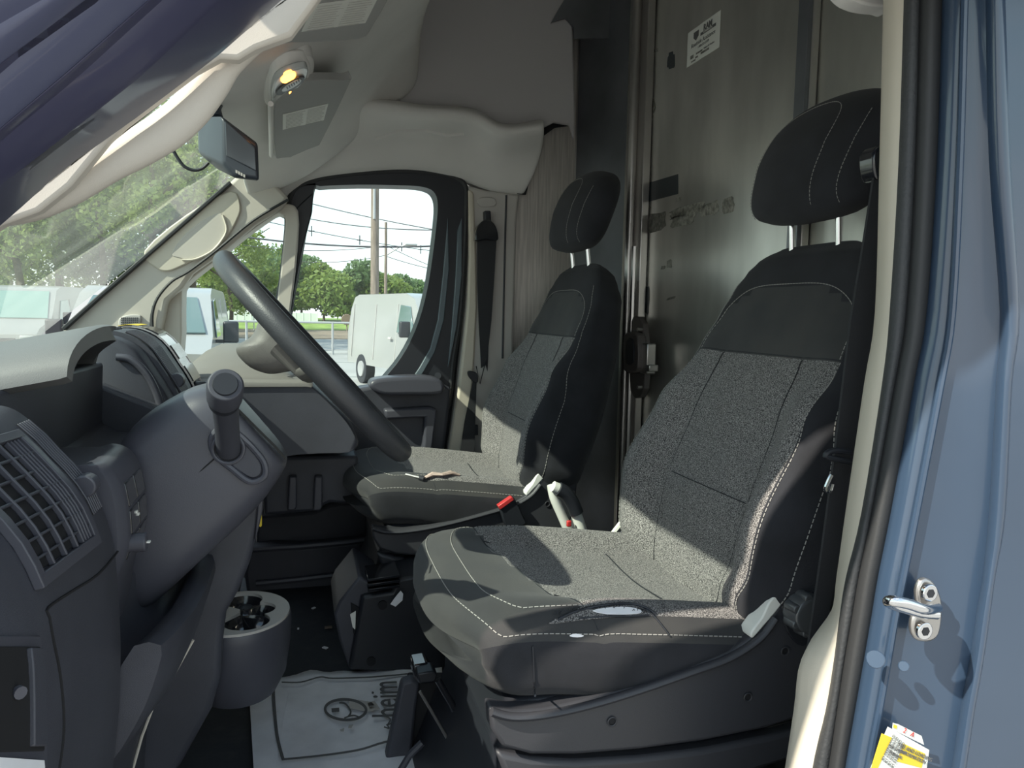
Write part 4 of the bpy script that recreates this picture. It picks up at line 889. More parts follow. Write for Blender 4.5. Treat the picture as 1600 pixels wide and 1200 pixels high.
# ------------------------------------------------------------- instrument hood
H_ = thing('instrument_hood', (-.45,1.25,1.39), 'rounded light grey hood over the instrument cluster behind the steering wheel', 'instrument hood')
secs, secs2 = [], []
n = 22
for i, s in enumerate((0,.015,.04,.08,.14,.22,.32,.45,.6)):
    row, row2 = [], []
    for k in range(n+1):
        th = math.pi*k/n; cy = -math.cos(th); sz = math.sin(th)
        yy = 1.25+.225*math.copysign(abs(cy)**1.0, cy)
        ht = .070 - .05*s*s + .0*s; zb = 1.405 - .20*min(s,.15) - .04*(yy-1.25)
        if s == 0: ht *= .93
        zz = zb + ht*sz**.85
        xo = -.262 - .005*(1-sz) - (.075*max(0,cy)**1.5)
        if s == 0: xo -= .006
        row.append(Vector((xo-s, yy, zz)))
        row2.append(Vector((xo-s, 1.25+(yy-1.25)*.90, zb-.008+(zz-zb)*.80)))
    secs.append(row); secs2.append(row2)
full = [a+b[::-1] for a, b in zip(secs, secs2)]
v, f = loft(full); mk('shell', v, f, 'hood' if 'hood' in M else 'dash2', H_, angle=60)
slab('inner_face', [(-.36,1.05,1.30),(-.36,1.45,1.30),(-.36,1.40,1.43),(-.36,1.10,1.43)], (-.02,0,0), 'void', H_, bevel=0)
# ------------------------------------------------------------- steering column
C_ = thing('steering_column', PY(330,740,1.25), 'dark grey steering column shroud with a stalk', 'steering column')
st = [((352,603),(452,714),.070),((346,600),(449,722),.078),((318,598),(438,742),.084),((285,610),(405,790),.088),((240,637),(335,850),.092),((212,660),(268,915),.094),((192,690),(232,945),.09),((170,730),(200,930),.08)]
secs = []
for (a, b, w) in st:
    A = PY(*a, 1.24); B = PY(*b, 1.24); c = (A+B)/2; h = (A-B)/2; s = []
    for k in range(28):
        th = 2*math.pi*k/28; cc_, ss = math.cos(th), math.sin(th)
        cc_ = math.copysign(abs(cc_)**.55, cc_); ss = math.copysign(abs(ss)**.55, ss)
        s.append(c + h*ss + Vector((0, w*cc_, 0)))
    secs.append(s)
v, f = loft(secs); mk('shroud', v, f, 'dash2', C_, subsurf=1, angle=70)
ysh = 1.152
tube('shroud_seam', [PY(a,b,ysh) for a,b in [(336,716),(320,730),(290,757),(262,785),(235,812)]], .0012, 'void', C_, n=6)
tube('end_seam', [PY(a,b,ysh+.012) for a,b in [(372,640),(400,668),(430,698),(446,716)]], .002, 'void', C_, n=6)
tube('stalk_collar', smoothline([PY(a,b,ysh-.002) for a,b in [(330,690),(338,674),(354,668),(372,678),(395,700),(412,722),(414,742),(400,752),(385,750),(362,732),(338,712)]],4,True), .0048, 'dash2', C_, n=8, close=True)
slab('collar_face', smoothline([PY(a,b,ysh-.002) for a,b in [(334,690),(342,676),(356,672),(372,682),(392,702),(408,724),(408,740),(398,747),(385,744),(362,728),(342,710)]],3,True), (0,.01,0), 'dash', C_, bevel=.002)
p0 = PY(357,700,ysh); el_ = [p0+Vector((math.cos(k*math.pi/10)*.021,-.006,math.sin(k*math.pi/10)*.021)) for k in range(20)]
tube('boot_ring', el_, .003, 'dash2', C_, n=8, close=True)
slab('boot', el_, (0,.01,0), 'void', C_, bevel=0)
stk = [PY(357,702,1.15), PY(354,660,1.08), PY(351,622,1.02)]
sk = tube('stalk', smoothline(stk,4), [.0165,.0165,.0165,.016,.016,.016,.0165,.017,.0175], 'dash', C_, n=20)
q0, q1 = stk[2], PY(352,603,.975); dd = (q1-q0).normalized()
tube('stalk_grip', [q0-dd*.022, q0-dd*.016, q0+dd*.0, q0+dd*.003], [.018,.0195,.0205,.0195], 'black', sk, n=24, bevel=.001)
tube('stalk_knob', [q0+dd*.003, q0+dd*.005, q1, q1+dd*.006], [.0195,.0215,.0215,.0195], 'dash', sk, n=24, bevel=.001)
tube('stalk_button', [q1+dd*.006, q1+dd*.009], [.0148,.0138], 'black', sk, n=24)
# ------------------------------------------------------------- steering wheel
WC = Vector((.020,1.25,1.422)); tl = Vector((.294,0,-.326)).normalized(); nrm = Vector((.326,0,.294)).normalized()
Wh = thing('steering_wheel', WC, 'black steering wheel seen edge-on with its hub', 'steering wheel')
RW = .198; pts = []
for k in range(64):
    a = 2*math.pi*k/64; pts.append(WC + tl*RW*math.cos(a) + Vector((0,1,0))*RW*math.sin(a))
tube('rim', pts, .0175, 'leather', Wh, n=18, close=True, ry=.0165)
# hub: bowl shaped pad behind the rim plane
hubp = [(404,504),(399,515),(391,527),(373,538),(369,546),(373,557),(391,574),(414,583),(430,584),(454,580),(484,577),(470,560),(450,541),(430,522),(414,508)]
HY = 1.20
def hubring(Y, k, c): return [c+(PY(a,b,1.25)-c)*k+Vector((0,Y-1.25,0)) for a,b in hubp]
hp = smoothline([Vector((a,b,0)) for a,b in hubp], 3, True)
c = PY(428,548,HY); secs = []
for dy_, k in ((-.03,.45),(-.025,.75),(-.012,.92),(0,1),(.03,1),(.08,1),(.10,.94),(.12,.8),(.13,.4)):
    cc2 = c+nrm*.02*(1-k); secs.append([cc2+(PY(p.x,p.y,HY)-c)*k+Vector((0,dy_,0)) for p in hp])
v, f = loft(secs); mk('hub', v, f, 'hub', Wh, angle=60)
for s in (-1, 1):
    v, f = tubevf([c+nrm*.01+Vector((0,s*.07,0)), WC-nrm*.022+Vector((0,s*.13,0)), WC-nrm*.004+Vector((0,s*.192,0))], [.030,.020,.012], 12, [.012,.009,.007], upv=nrm); mk('spoke', v, f, 'hub', Wh)
# ------------------------------------------------------------- rear view monitor
t = thing('rear_view_monitor', PY(358,232,1.75), 'chunky dark rear-view monitor hanging from the windshield header', 'monitor')
A = [PY(a,b,1.72) for a,b in [(347,183),(403,228),(405,281),(352,252)]]
Bk = [PY(a,b,1.80) for a,b in [(322,181),(345,190),(352,250),(318,238)]]
mo = [[PY(a,b,Y) for a,b in pts] for Y, pts in ((1.80,[(330,188),(372,228),(372,262),(328,236)]),(1.79,[(312,184),(385,225),(392,277),(314,242)]),(1.74,[(311,182),(396,226),(400,280),(316,244)]),(1.70,[(318,181),(398,224),(404,280),(326,250)]))]
v, f = loft([[PY(a,b,Y) for a,b in pts] for Y, pts in ((1.84,[(314,186),(333,184),(336,243),(322,243),(314,236)]),(1.82,[(309,183),(340,181),(349,256),(322,250),(310,238)]),(1.76,[(311,182),(346,182),(362,270),(342,266),(312,240)]),(1.68,[(344,180),(404,225),(406,283),(365,278),(345,255)]),(1.67,[(348,185),(401,228),(403,279),(368,274),(349,253)]))])
mk('housing', v, f, 'monitor', t, bevel=.006, bseg=3)
slab('screen', [PY(a,b,1.668) for a,b in [(351,189),(399,229),(401,268),(353,243)]], (0,.004,0), 'screen', t, bevel=.002)
for k in range(4): slab('button', [PY(a,b,1.667) for a,b in [(368+k*4,265+k*2.2),(371+k*4,266.5+k*2.2),(371+k*4,271+k*2.2),(368+k*4,269.5+k*2.2)]], (0,.003,0), 'greytrim', t, bevel=0)
tube('mount_arm', [PY(340,185,1.78), PY(336,170,1.80), PY(345,150,1.84)], .012, 'monitor', t, n=10)
tube('cable', smoothline([PY(a,b,1.80) for a,b in [(269,232),(277,246),(288,260),(303,266),(316,263),(326,254)]],4), .0035, 'black', t, n=8)
# ================================================================== SEATS
def sst(a, b, x):
    t = max(0, min(1, (x-a)/(b-a))); return t*t*(3-2*t)
def build_seat():
    root = thing('van_seat', (.70,1.25,FZ), 'near driver seat with a split torn cushion edge, grey flecked centre panels', 'seat', 'front seats')
    CY = 1.25
    # ---- cushion
    X0, X1 = .185, .725; NS, NP = 40, 72
    def cush(u, ph, o=0.0):
        """surface point; u along front-rear 0..1, ph round the section"""
        c, s = math.cos(ph), math.sin(ph)
        fr = min(1, (u/.13)) ; k = (1-(1-fr)**2.6)**(1/2.6) if fr < 1 else 1
        kw = .78+.22*k; kh = .25+.75*k
        rr = 1-max(0,(u-.9)/.1)*.08
        W_ = .258*kw*rr*(1+.02*math.sin(u*math.pi)); Hh = .072*kh
        c2 = math.copysign(abs(c)**.55, c); s2 = math.copysign(abs(s)**.55, s)
        y = W_*c2; z = Hh*s2
        v = abs(c2)
        if s > 0:
            z += k*(.030*sst(.46,.80,v)*(1-.6*sst(.86,1,v))*min(1,u*2.2) - .016*math.exp(-(v/.5)**2)*min(1,max(0,u-.25)*2))
            # seam furrows
            z -= .005*math.exp(-((v-.52)/.03)**2)*(1 if u > .31-.09*c2 else 0)
            z -= .003*math.exp(-((u-(.31-.09*c2))/.012)**2)
        z0 = .996 - .052*u**1.6 + .010*math.exp(-((u-.15)/.2)**2)
        x = X0+(X1-X0)*u + (.06*k*max(0,-s2) if u < .25 else .06*max(0,-s2)*max(0,1-(u-.25)/.3)) + .035*(v**3)*(1-k*.6)
        x += .03*(v**4)*max(0, 1-u/.4)
        p = Vector((x, CY+y, z0+z))
        if o and u < .2: p += Vector((-o*1.2, 0, 0))
        if o: p += Vector((0, .4*c2*o, abs(s2)*o if s > 0 else -o)) 
        return p
    us = [0,.006,.014,.026,.042,.062,.085,.11,.135]+[.16+.84*i/(NS-9) for i in range(NS-8)]
    V = [cush(u, 2*math.pi*k/NP) for u in us for k in range(NP)]
    groups = {'front_panel':[], 'centre_insert':[], 'side_panel':[]}
    for i in range(len(us)-1):
        for j in range(NP):
            k = (j+1)%NP; ph = 2*math.pi*(j+.5)/NP; u = (us[i]+us[i+1])/2; c2 = abs(math.cos(ph))**.55; s = math.sin(ph); sc = math.copysign(c2, math.cos(ph))
            f = (i*NP+j, i*NP+k, (i+1)*NP+k, (i+1)*NP+j)
            if s > 0.30 and u > .31-.09*sc and c2 < .90: groups['centre_insert'].append(f)
            elif s > .30: groups['front_panel'].append(f)
            else: groups['side_panel'].append(f)
    groups['side_panel'].append(tuple(range(NP))); groups['side_panel'].append(tuple(range((len(us)-1)*NP, len(us)*NP)))
    def split(name, V, groups, mats, parent):
        objs = {}
        for g, fs in groups.items():
            used = sorted({i for f in fs for i in f}); mp_ = {a:b for b, a in enumerate(used)}
            objs[g] = mk(g.replace('_far',''), [V[i] for i in used], [tuple(mp_[i] for i in f) for f in fs], mats[g], parent, angle=80)
        return objs
    cu_ = box('cushion', (.46,CY,.985), (.36,.36,.06), 'fabric', root, bevel=.02)
    global CB
    CB = BVHTree.FromPolygons(V, [q for g in groups.values() for q in g])
    split('c', V, groups, {'front_panel':'fabric_top','centre_insert':'insert','side_panel':'fabric'}, cu_)
    # seams as thread
    ph_in = math.asin(.62); 
    def line(ph0, ulist): return [cush(u, ph0, .0008) for u in ulist]
    ul = [.10+.88*i/60 for i in range(61)]
    vfs = []
    a1 = .38
    front = [cush(.055, a1+ (math.pi-2*a1)*k/30, .0008) for k in range(31)]
    ring1 = line(a1, ul[::-1]) + [cush(.10-.045*math.sin(math.pi*k/30)**.5, a1+(math.pi-2*a1)*k/30, .0008) for k in range(31)] + line(math.pi-a1, ul)
    a2 = .80
    ring2 = line(a2, [.20+.22*i/20 for i in range(21)][::-1]) + [cush(.20-.06*math.sin(math.pi*k/30)**.5, a2+(math.pi-2*a2)*k/30, .0008) for k in range(31)] + line(math.pi-a2, [.20+.22*i/20 for i in range(21)])
    vfs = [dashes(ring1, .006,.0025,.0009), dashes(ring2,.006,.0025,.0009)]
    v, f = merge(*vfs); o = mk('stitching', v, f, 'stitch', cu_, smooth=False); o['kind'] = 'stuff'
    for sg in (1, -1):
        ph_ = math.acos(.52**(1/.55)); ph_ = ph_ if sg > 0 else math.pi-ph_
        tube('seam_cord', [cush(.31-.09*sg*.52+(.97-.31)*i/30, ph_, .0035) for i in range(31)], .0010, 'fabric', cu_, n=6)
    tube('seam_cord', [cush(.31-.09*math.copysign(abs(math.cos(a))**.55, math.cos(a)), a, .0006) for a in [.45+(math.pi-.9)*i/40 for i in range(41)]], .0011, 'black', cu_, n=6)
    tube('seam_cord', [cush(.72, a, .002) for a in [1.25+(math.pi-2.5)*i/20 for i in range(21)]], .0011, 'black', cu_, n=6)
    
    # ---- backrest
    REC = math.radians(18); Hp = Vector((.715, CY, .97)); up = Vector((math.sin(REC),0,math.cos(REC))); fw = Vector((-math.cos(REC),0,math.sin(REC)))
    LB = .700
    wt = [(0,.225),(.05,.258),(.12,.286),(.2,.294),(.32,.286),(.42,.270),(.50,.257),(.56,.244),(.61,.224),(.65,.198),(.675,.170),(.690,.145),(.700,.11)]
    ft = [(0,.045),(.08,.060),(.2,.070),(.35,.062),(.5,.045),(.6,.036),(.67,.028),(.700,.012)]
    bt = [(0,.065),(.1,.095),(.3,.112),(.45,.112),(.6,.092),(.67,.065),(.700,.025)]
    bol = [(0,.015),(.08,.045),(.2,.055),(.35,.038),(.46,.012),(.55,.0),(.7,0)]
    def back(s, ph, o=0.0):
        c, sn = math.cos(ph), math.sin(ph); w = interp(wt, s)
        c2 = math.copysign(abs(c)**.60, c); s2 = math.copysign(abs(sn)**.62, sn); v = abs(c2)
        if sn >= 0:
            d = interp(ft, s)*s2 + 1.15*interp(bol, s)*sst(.46,.80,v)*(1-.5*sst(.88,1,v))*min(1, sn*2.2)
            d -= .004*math.exp(-((v-.50)/.02)**2)*(1 if .03 < s < .45 else 0)
            if v < .5: d -= .004*math.exp(-((s-.21)/.006)**2)
            d -= .003*math.exp(-((s-.475)/.006)**2)
        else: d = interp(bt, s)*s2
        p = Hp + up*s + fw*d + Vector((0, w*c2, 0))
        if o: p += fw*o*max(0,s2) + Vector((0,o*.6*c2,0))
        return p
    ss = [LB*i/46 for i in range(44)]+[.666,.674,.682,.690,.696,.700]
    V = [back(s, 2*math.pi*k/NP) for s in ss for k in range(NP)]
    upv = lambda s: .835*(max(0,1-((s-.475)/.14)**4))**(1/2.2)
    groups = {'insert':[], 'bolster_insert':[], 'bolster_insert_far':[], 'upper_panel':[], 'border':[]}
    for i in range(len(ss)-1):
        for j in range(NP):
            k = (j+1)%NP; ph = 2*math.pi*(j+.5)/NP; s = (ss[i]+ss[i+1])/2; v = abs(math.cos(ph))**.60; sn = math.sin(ph); f = (i*NP+j, i*NP+k, (i+1)*NP+k, (i+1)*NP+j)
            lim = .86 if s < .3 else .86-(s-.3)*.15
            if sn > 0 and s < .475 and v < .5: groups['insert'].append(f)
            elif sn > 0 and s < .475 and v < lim: groups['bolster_insert' if math.cos(ph) < 0 else 'bolster_insert_far'].append(f)
            elif sn > 0 and s < .615 and v < upv(s): groups['upper_panel'].append(f)
            else: groups['border'].append(f)
    groups['border'].append(tuple(range(NP))); groups['border'].append(tuple(range((len(ss)-1)*NP, len(ss)*NP)))
    bk_ = mk('backrest', *loft([[Hp+up*s+Vector((0,y,0))+fw*d for y, d in ((-w,-.03),(w,-.03),(w,.02),(-w,.02))] for s, w in ((.05,.15),(.3,.18),(.6,.10))]), 'fabric', root, smooth=False)
    split('b', V, groups, {'insert':'insert','bolster_insert':'insert','bolster_insert_far':'insert','upper_panel':'fabric_top','border':'fabric'}, bk_)
    e1 = math.acos(.90**(1/.60)); vf = []
    for sg in (0, 1):
        def ph(s, vv): a = math.acos(min(1,vv)**(1/.60)); return a if sg == 0 else math.pi-a
        vf.append(dashes([back(s, ph(s, .868 if s < .3 else .868-(s-.3)*.15), .001) for s in [.03+.43*i/50 for i in range(51)]], .006,.0025,.0009))
        vf.append(dashes([back(s, ph(s, .975 if s < .3 else .975-(s-.3)*.25), .001) for s in [.03+.60*i/60 for i in range(61)]], .006,.0025,.0009))
    def phv(v): return math.acos(max(-1,min(1,math.copysign(abs(v)**(1/.6), v))))
    top = []
    for t in range(61):
        q = t/60; th = math.pi*q; vv = math.copysign(abs(math.cos(th))**.5, math.cos(th))*.835; s_ = .475+.139*abs(math.sin(th))**.55
        vlim = upv(min(s_,.6149)) if abs(vv) > .3 else abs(vv); top.append(back(s_, phv(vv), .0015))
    vf.append(dashes(top, .006,.0025,.0009))
    v, f = merge(*vf); o = mk('stitching', v, f, 'stitch', bk_, smooth=False); o['kind'] = 'stuff'
    for sg in (1,-1): tube('seam_cord', [back(.03+.44*i/40, phv(.48*sg), .0026) for i in range(41)], .0009, 'fabric', bk_, n=6)
    tube('seam_cord', [back(.21, phv(.48-i*.048), .003) for i in range(21)], .0009, 'fabric', bk_, n=6)
    tube('seam_cord', [back(.475, math.acos(.85**(1/.6))+(math.pi-2*math.acos(.85**(1/.6)))*k/24, .0) for k in range(25)], .0018, 'fabric', bk_, n=6)
    # ---- headrest
    HC = Hp + up*.850 + fw*.046; hu = Vector((math.sin(.20),0,math.cos(.20))); hf = Vector((-math.cos(.20),0,math.sin(.20)))
    secs = []
    for i in range(21):
        t = -1+2*i/20; h = .124*t
        if t > 0: w = .182*(1-t**2.6)**(1/2.2)+.004
        else: w = .182*(1-abs(t)**6)**(1/3)*(1-.16*abs(t))+.004
        d = .056*(1-abs(t)**3.2)**(1/2.4)+.003
        secs.append([HC+hu*h + Vector((0, w*math.copysign(abs(math.cos(a))**.75, math.cos(a)), 0)) + hf*(d*math.copysign(abs(math.sin(a))**.8, math.sin(a))+.018*(1-abs(math.cos(a)))*(1-abs(t))-.02*t) for a in [2*math.pi*k/36 for k in range(36)]])
    v, f = loft(secs); hr = mk('headrest', v, f, 'fabric', root, subsurf=1, angle=80)
    def hs(t, yy, o=.001):
        w = .182*(1-t**2.6)**(1/2.2)+.004 if t > 0 else .182*(1-abs(t)**6)**(1/3)*(1-.16*abs(t))+.004
        d = .056*(1-abs(t)**3.2)**(1/2.4)+.003; c = max(-1,min(1,yy/w)); ca = abs(c)**(1/.75); sa = math.sqrt(max(0,1-ca*ca))
        return HC+hu*.124*t+Vector((0,yy,0))+hf*(d*sa**.8+.018*(1-ca)*(1-abs(t))-.02*t+o)
    vf = []
    P_ = smoothline([Vector(q+(0,)) for q in [(-.85,.13),(-.4,.150),(.1,.148),(.45,.12),(.66,.06),(.72,-.01),(.66,-.06),(.45,-.085),(0,-.085),(-.45,-.075),(-.88,-.07)]], 5)
    vf.append(dashes([hs(p.x, p.y) for p in P_], .005,.002,.0007))
    vf.append(dashes([hs(-.85+1.3*k/20, -.135+.01*math.cos(k/6)) for k in range(21)], .005,.002,.0007))
    v, f = merge(*vf); o = mk('stitching', v, f, 'stitch', hr, smooth=False); o['kind'] = 'stuff'
    for yy in (-.068, .068):
        a = HC + Vector((0,yy,0)) - hu*.09; b = Hp + up*.680 + Vector((0,yy,0)) - fw*.005
        tube('headrest_post', [a, b-up*.02], .0065, 'chrome', root, n=12)
        tube('post_collar', [b+up*.010, b+up*.022], [.017,.014], 'black', root, n=14, bevel=.001)
    # ---- outer side trim
    YT = .985
    tr = [(764,1106),(800,1112),(850,1109),(920,1094),(1000,1070),(1080,1042),(1140,1020),(1182,992),(1207,960),(1224,932),(1246,910),(1280,905),(1296,920),(1302,960),(1296,1010),(1280,1070),(1262,1118),(1200,1138),(1100,1158),(1000,1172),(900,1180),(830,1180),(785,1168),(768,1140)]
    st_ = slab('side_trim', [PY(a,b,YT) for a,b in tr], (0,.035,0), 'trimdark', root, bevel=.006, bseg=3)
    rim = smoothline([PY(a,b,YT-.004) for a,b in [(768,1112),(800,1120),(850,1117),(920,1102),(1000,1078),(1080,1050),(1140,1028),(1186,998),(1211,966)]],4)
    tube('trim_lip', rim, .0075, 'trimdark', st_, n=10, ry=.006)
    slab('recliner_cover', smoothline([PY(a,b,YT-.002) for a,b in [(1174,988),(1191,965),(1198,950),(1208,934),(1238,917),(1226,938),(1213,956),(1193,979),(1176,998)]],2,True), (0,.03,0), 'label', st_, bevel=.004)
    for a, b in ((956,1127),(1168,1089),(1226,1017)):
        p = PY(a,b,YT-.001); tube('bolt_hole', [p, p+Vector((0,.002,0))], .0062, 'void', st_, n=14)
        tube('hole_rim', [p+Vector((math.cos(k*math.pi/8)*.0065,-.001,math.sin(k*math.pi/8)*.0065)) for k in range(16)], .0012, 'trimdark', st_, n=6, close=True)
    lo = [(775,1176),(830,1186),(900,1190),(1000,1184),(1100,1172),(1200,1152),(1262,1136),(1262,1180),(1100,1230),(900,1250),(800,1240)]
    slab('base_cover', [PY(a,b,YT+.010) for a,b in lo], (0,.03,0), 'trimdark', root, bevel=.008)
    # front and inner trim so the pan closes
    pan = [(.275,.90),(.285,.95),(.72,.955),(.74,.90),(.60,.86),(.26,.87)]
    v, f = loft([[Vector((x,y,z)) for x, z in pan] for y in (1.01,1.49)]); mk('seat_pan', v, f, 'black', root, bevel=.012, bseg=3)
    inn = slab('inner_trim', [PY(a,b,YT)+Vector((0,.51,0)) for a,b in tr], (0,.03,0), 'trimdark', root, bevel=.006)
    # pedestal
    v, f = loft([[Vector((x,y,z)) for x, y in ((x0,1.02),(x0,1.46),(x1,1.46),(x1,1.02))] for z, x0, x1 in ((FZ,.20,.74),(.80,.27,.72),(.87,.27,.72))]); mk('pedestal', v, f, 'black', root, bevel=.01)
    return root, Hp, up, fw
seat, Hp, up_, fw_ = build_seat()
def kids(o): return [c for c in bpy.data.objects if c.parent == o]
def copy_tree(o, parent=None):
    c = o.copy(); COL.objects.link(c); c.parent = parent
    for k in kids(o): copy_tree(k, c)
    return c
seat2 = copy_tree(seat); seat2.location = seat.location + Vector((-.08,.94,0))
seat2['label'] = 'far passenger seat beside the cream pillar with intact cushion'
for ch in kids(seat2):
    if ch.name.split('.')[0] in ('backrest','headrest','headrest_post','post_collar'):
        h = Vector((.715,1.25,.97))-Vector((.70,1.25,FZ)); ch.matrix_basis = Matrix.Translation(h) @ Matrix.Rotation(math.radians(-3),4,'Y') @ Matrix.Translation(-h)
# recliner knob on the near seat only
p = PY(1250,952,.975); kn = tube('recline_knob', [p, p+Vector((0,-.018,0)), p+Vector((0,-.03,0))], [.032,.031,.026], 'satin', seat, n=20, bevel=.003)
for k in range(7):
    a = 2*math.pi*k/7; q = p+Vector((math.cos(a)*.027,-.018,math.sin(a)*.027)); tube('grip_lobe', [q+Vector((0,.014,0)), q+Vector((0,-.010,0))], [.009,.007], 'satin', kn, n=10, bevel=.002)
slab('knob_recess', smoothline([PY(a,b,.982) for a,b in [(1222,950),(1228,920),(1248,902),(1275,900),(1290,940),(1280,990),(1255,1010),(1232,990)]],3,True), (0,.006,0), 'black', bpy.data.objects['side_trim'], bevel=.002)
# tear in the near cushion
ctr_ = bpy.data.objects['cushion']
def ontop(a, b, e=.002, sh=Vector((0,0,0))):
    d = ray(a, b).normalized(); h = CB.ray_cast(CAM-sh, d)
    return h[0]+sh-d*e if h[0] is not None else PZ(a, b, 1.06)
slab('torn_foam', smoothline([ontop(a,b,.0022) for a,b in [(926,955),(945,951),(970,949),(992,951),(1004,957),(985,960),(950,960)]],2,True), (0,0,.0012), 'paper', ctr_, bevel=0)
tube('front_seam', [ontop(832+k*.6, 1010+k*11, .0008) for k in range(8)], .0014, 'black', ctr_, n=6)
slab('dark_flap', smoothline([ontop(a,b,.001) for a,b in [(856,975),(890,958),(925,944),(975,940),(1010,947),(1028,958),(1005,962),(950,965),(900,970)]],2,True), (0,0,.0008), 'insert', ctr_, bevel=0)
vf = [tubevf([ontop(p.x,p.y,.002) for p in smoothline([Vector(q+(0,)) for q in L_],4)], r_, 6) for L_, r_ in (
 ([(872,968),(895,957),(925,949),(960,944),(990,944),(1012,951),(1024,960)],.0022), ([(905,966),(950,963),(990,963),(1014,961)],.0014), ([(1010,952),(1025,966),(1038,982),(1047,994)],.0013), ([(1000,950),(1018,958),(1030,972),(1044,990)],.0009))]
random.seed(5)
for k in range(40):
    a = 866+k*4.1; b = 957-13*math.sin((k+1)/42*math.pi); vf.append(tubevf([ontop(a,b,.003), ontop(a+random.uniform(-5,5), b+random.uniform(2,7), .004)], .0005, 4))
v, f = merge(*vf); mk('frayed_edge', v, f, 'black', ctr_, smooth=False)['kind'] = 'stuff'
slab('small_tear', smoothline([ontop(a,b,.001) for a,b in [(890,994),(900,991),(912,994),(902,996)]],2,True), (0,0,.001), 'paper', ctr_, bevel=0)
# ------------------------------------------------------------- driver belt
t = thing('seat_belt', PY(1330,500,.88), 'dark driver seat belt webbing running down beside the near seat', 'seat belt')
slab('strap', [PY(a,b,.865) for a,b in [(1368,262),(1396,262),(1372,480),(1348,680),(1322,820),(1295,960),(1262,1020),(1285,860),(1306,700),(1330,500),(1350,380)]], (0,.004,0), 'belt', t, bevel=0)
slab('guide', smoothline([PY(a,b,.86) for a,b in [(1366,238),(1378,226),(1390,232),(1392,268),(1376,282),(1367,268)]],3,True), (0,.03,0), 'gloss', t, bevel=.006)
tube('belt_hook', smoothline([PY(a,b,.85) for a,b in [(1330,722),(1312,718),(1300,716),(1290,712),(1296,706),(1310,704),(1328,706)]],3), .004, 'black', t, n=8)
tube('tongue', smoothline([PY(a,b,.856) for a,b in [(1299,742),(1294,752),(1290,764),(1296,768),(1300,756)]],3), .0028, 'chrome', t, n=8)
# ------------------------------------------------------------- hand brake, buckle and bits between the seats
Yb = 1.86
t = thing('hand_brake', PY(880,800,1.80), 'silver curved hand brake lever with black grip between the seats', 'hand brake')
tube('lever', smoothline([PY(a,b,1.80) for a,b in [(862,758),(866,778),(878,806),(890,835),(896,860)]],4), .012, 'label', t, n=10)
tube('lever_arm', smoothline([PY(a,b,1.78) for a,b in [(864,760),(880,768),(892,785),(902,808),(912,840),(918,870)]],4), .014, 'label', t, n=10)
tube('grip', smoothline([PY(a,b,1.775) for a,b in [(872,764),(884,771),(894,785),(901,802)]],4), .018, 'black', t, n=12)
tube('base', [PY(905,845,1.80), PY(915,900,1.84), Vector((PY(915,900,1.84).x+.02,1.84,FZ))], .014, 'black', t, n=10)
box('release_button', PY(889,818,1.77), (.012,.01,.016), 'red', t)
t = thing('belt_buckle', PY(805,800,1.92), 'black seat belt buckle with a red release beside the far cushion', 'buckle')
slab('body', [PY(a,b,1.90) for a,b in [(780,792),(803,776),(824,818),(800,832),(788,818)]], (0,.02,0), 'black', t, bevel=.004)
slab('release', [PY(a,b,1.895) for a,b in [(778,791),(800,776),(804,781),(782,797)]], (0,.02,0), 'red', t, bevel=.002)
t = thing('lever_bracket', PY(965,828,1.6), 'white painted lever end behind the near cushion', 'bracket')
tube('arm', [PY(975,812,1.58),PY(955,838,1.58),PY(940,860,1.58)], .007, 'label', t, n=8)
# items on the far cushion
zs = 1.062
def cz(a,b): return ontop(a,b,.006,Vector((-.08,.94,0)))
t = thing('key_pen', cz(650,743), 'small metal pen lying on the far cushion front', 'pen')
tube('barrel', [cz(634,741),cz(655,746)], .004, 'steel', t, n=8); tube('cap', [cz(655,746),cz(662,748)], .007, 'trimdark', t, n=8)
t = thing('crumpled_wrapper', cz(690,745), 'pinkish crumpled paper wrapper lying on the far cushion', 'wrapper')
M['wrapper'] = mat('wrapper', (.55,.42,.36), .7, bump=.8, bscale=90, var=.2, vscale=60)
v, f = tubevf([cz(664,746),cz(676,743)+Vector((0,0,.004)),cz(690,745)+Vector((0,0,.006)),cz(704,741)+Vector((0,0,.005)),cz(718,742)], [.006,.010,.007,.010,.005], 7, [.003,.006,.004,.005,.003]); mk('paper', v, f, 'wrapper', t, smooth=False)
# ------------------------------------------------------------- floor mat, printed paper
FZM = FZ+.004
def fp(a, b, e=0.0): return PZ(a, b, FZM+e)
tm = thing('floor_mat', fp(520,1130), 'white paper floor mat with printed border and emblem between the seats', 'floor mat')
TL, TR, BL = fp(428,1056), fp(660,1040), fp(392,1094)
fa, fb, fc, fd = fp(420,1060), fp(690,1038), fp(700,1260), fp(402,1260)
g = []
NX_, NY_ = 26, 22
for j in range(NY_+1):
    row = []
    for i in range(NX_+1):
        u, w = i/NX_, j/NY_; p = (fa.lerp(fb,u)).lerp(fd.lerp(fc,u), w)
        z = .004+.004*noise.noise(Vector((u*5,w*5,1)))+.010*max(0, noise.noise(Vector((u*6,w*3,4))))*(1-w)**2
        if j == 0: p = p+(fd-fa).normalized()*.012*noise.noise(Vector((u*7,0,0)))
        row.append(p+Vector((0,0,z)))
    g.append(row)
v, f = loft(g, False); sh = mk('sheet', v, f, 'paper', tm, solid=.0008, soff=1)
slab('folded_corner', [fp(a,b,.010) for a,b in [(390,1094),(428,1060),(450,1085),(430,1200),(398,1230)]], (0,0,.001), 'paper', tm, bevel=0)
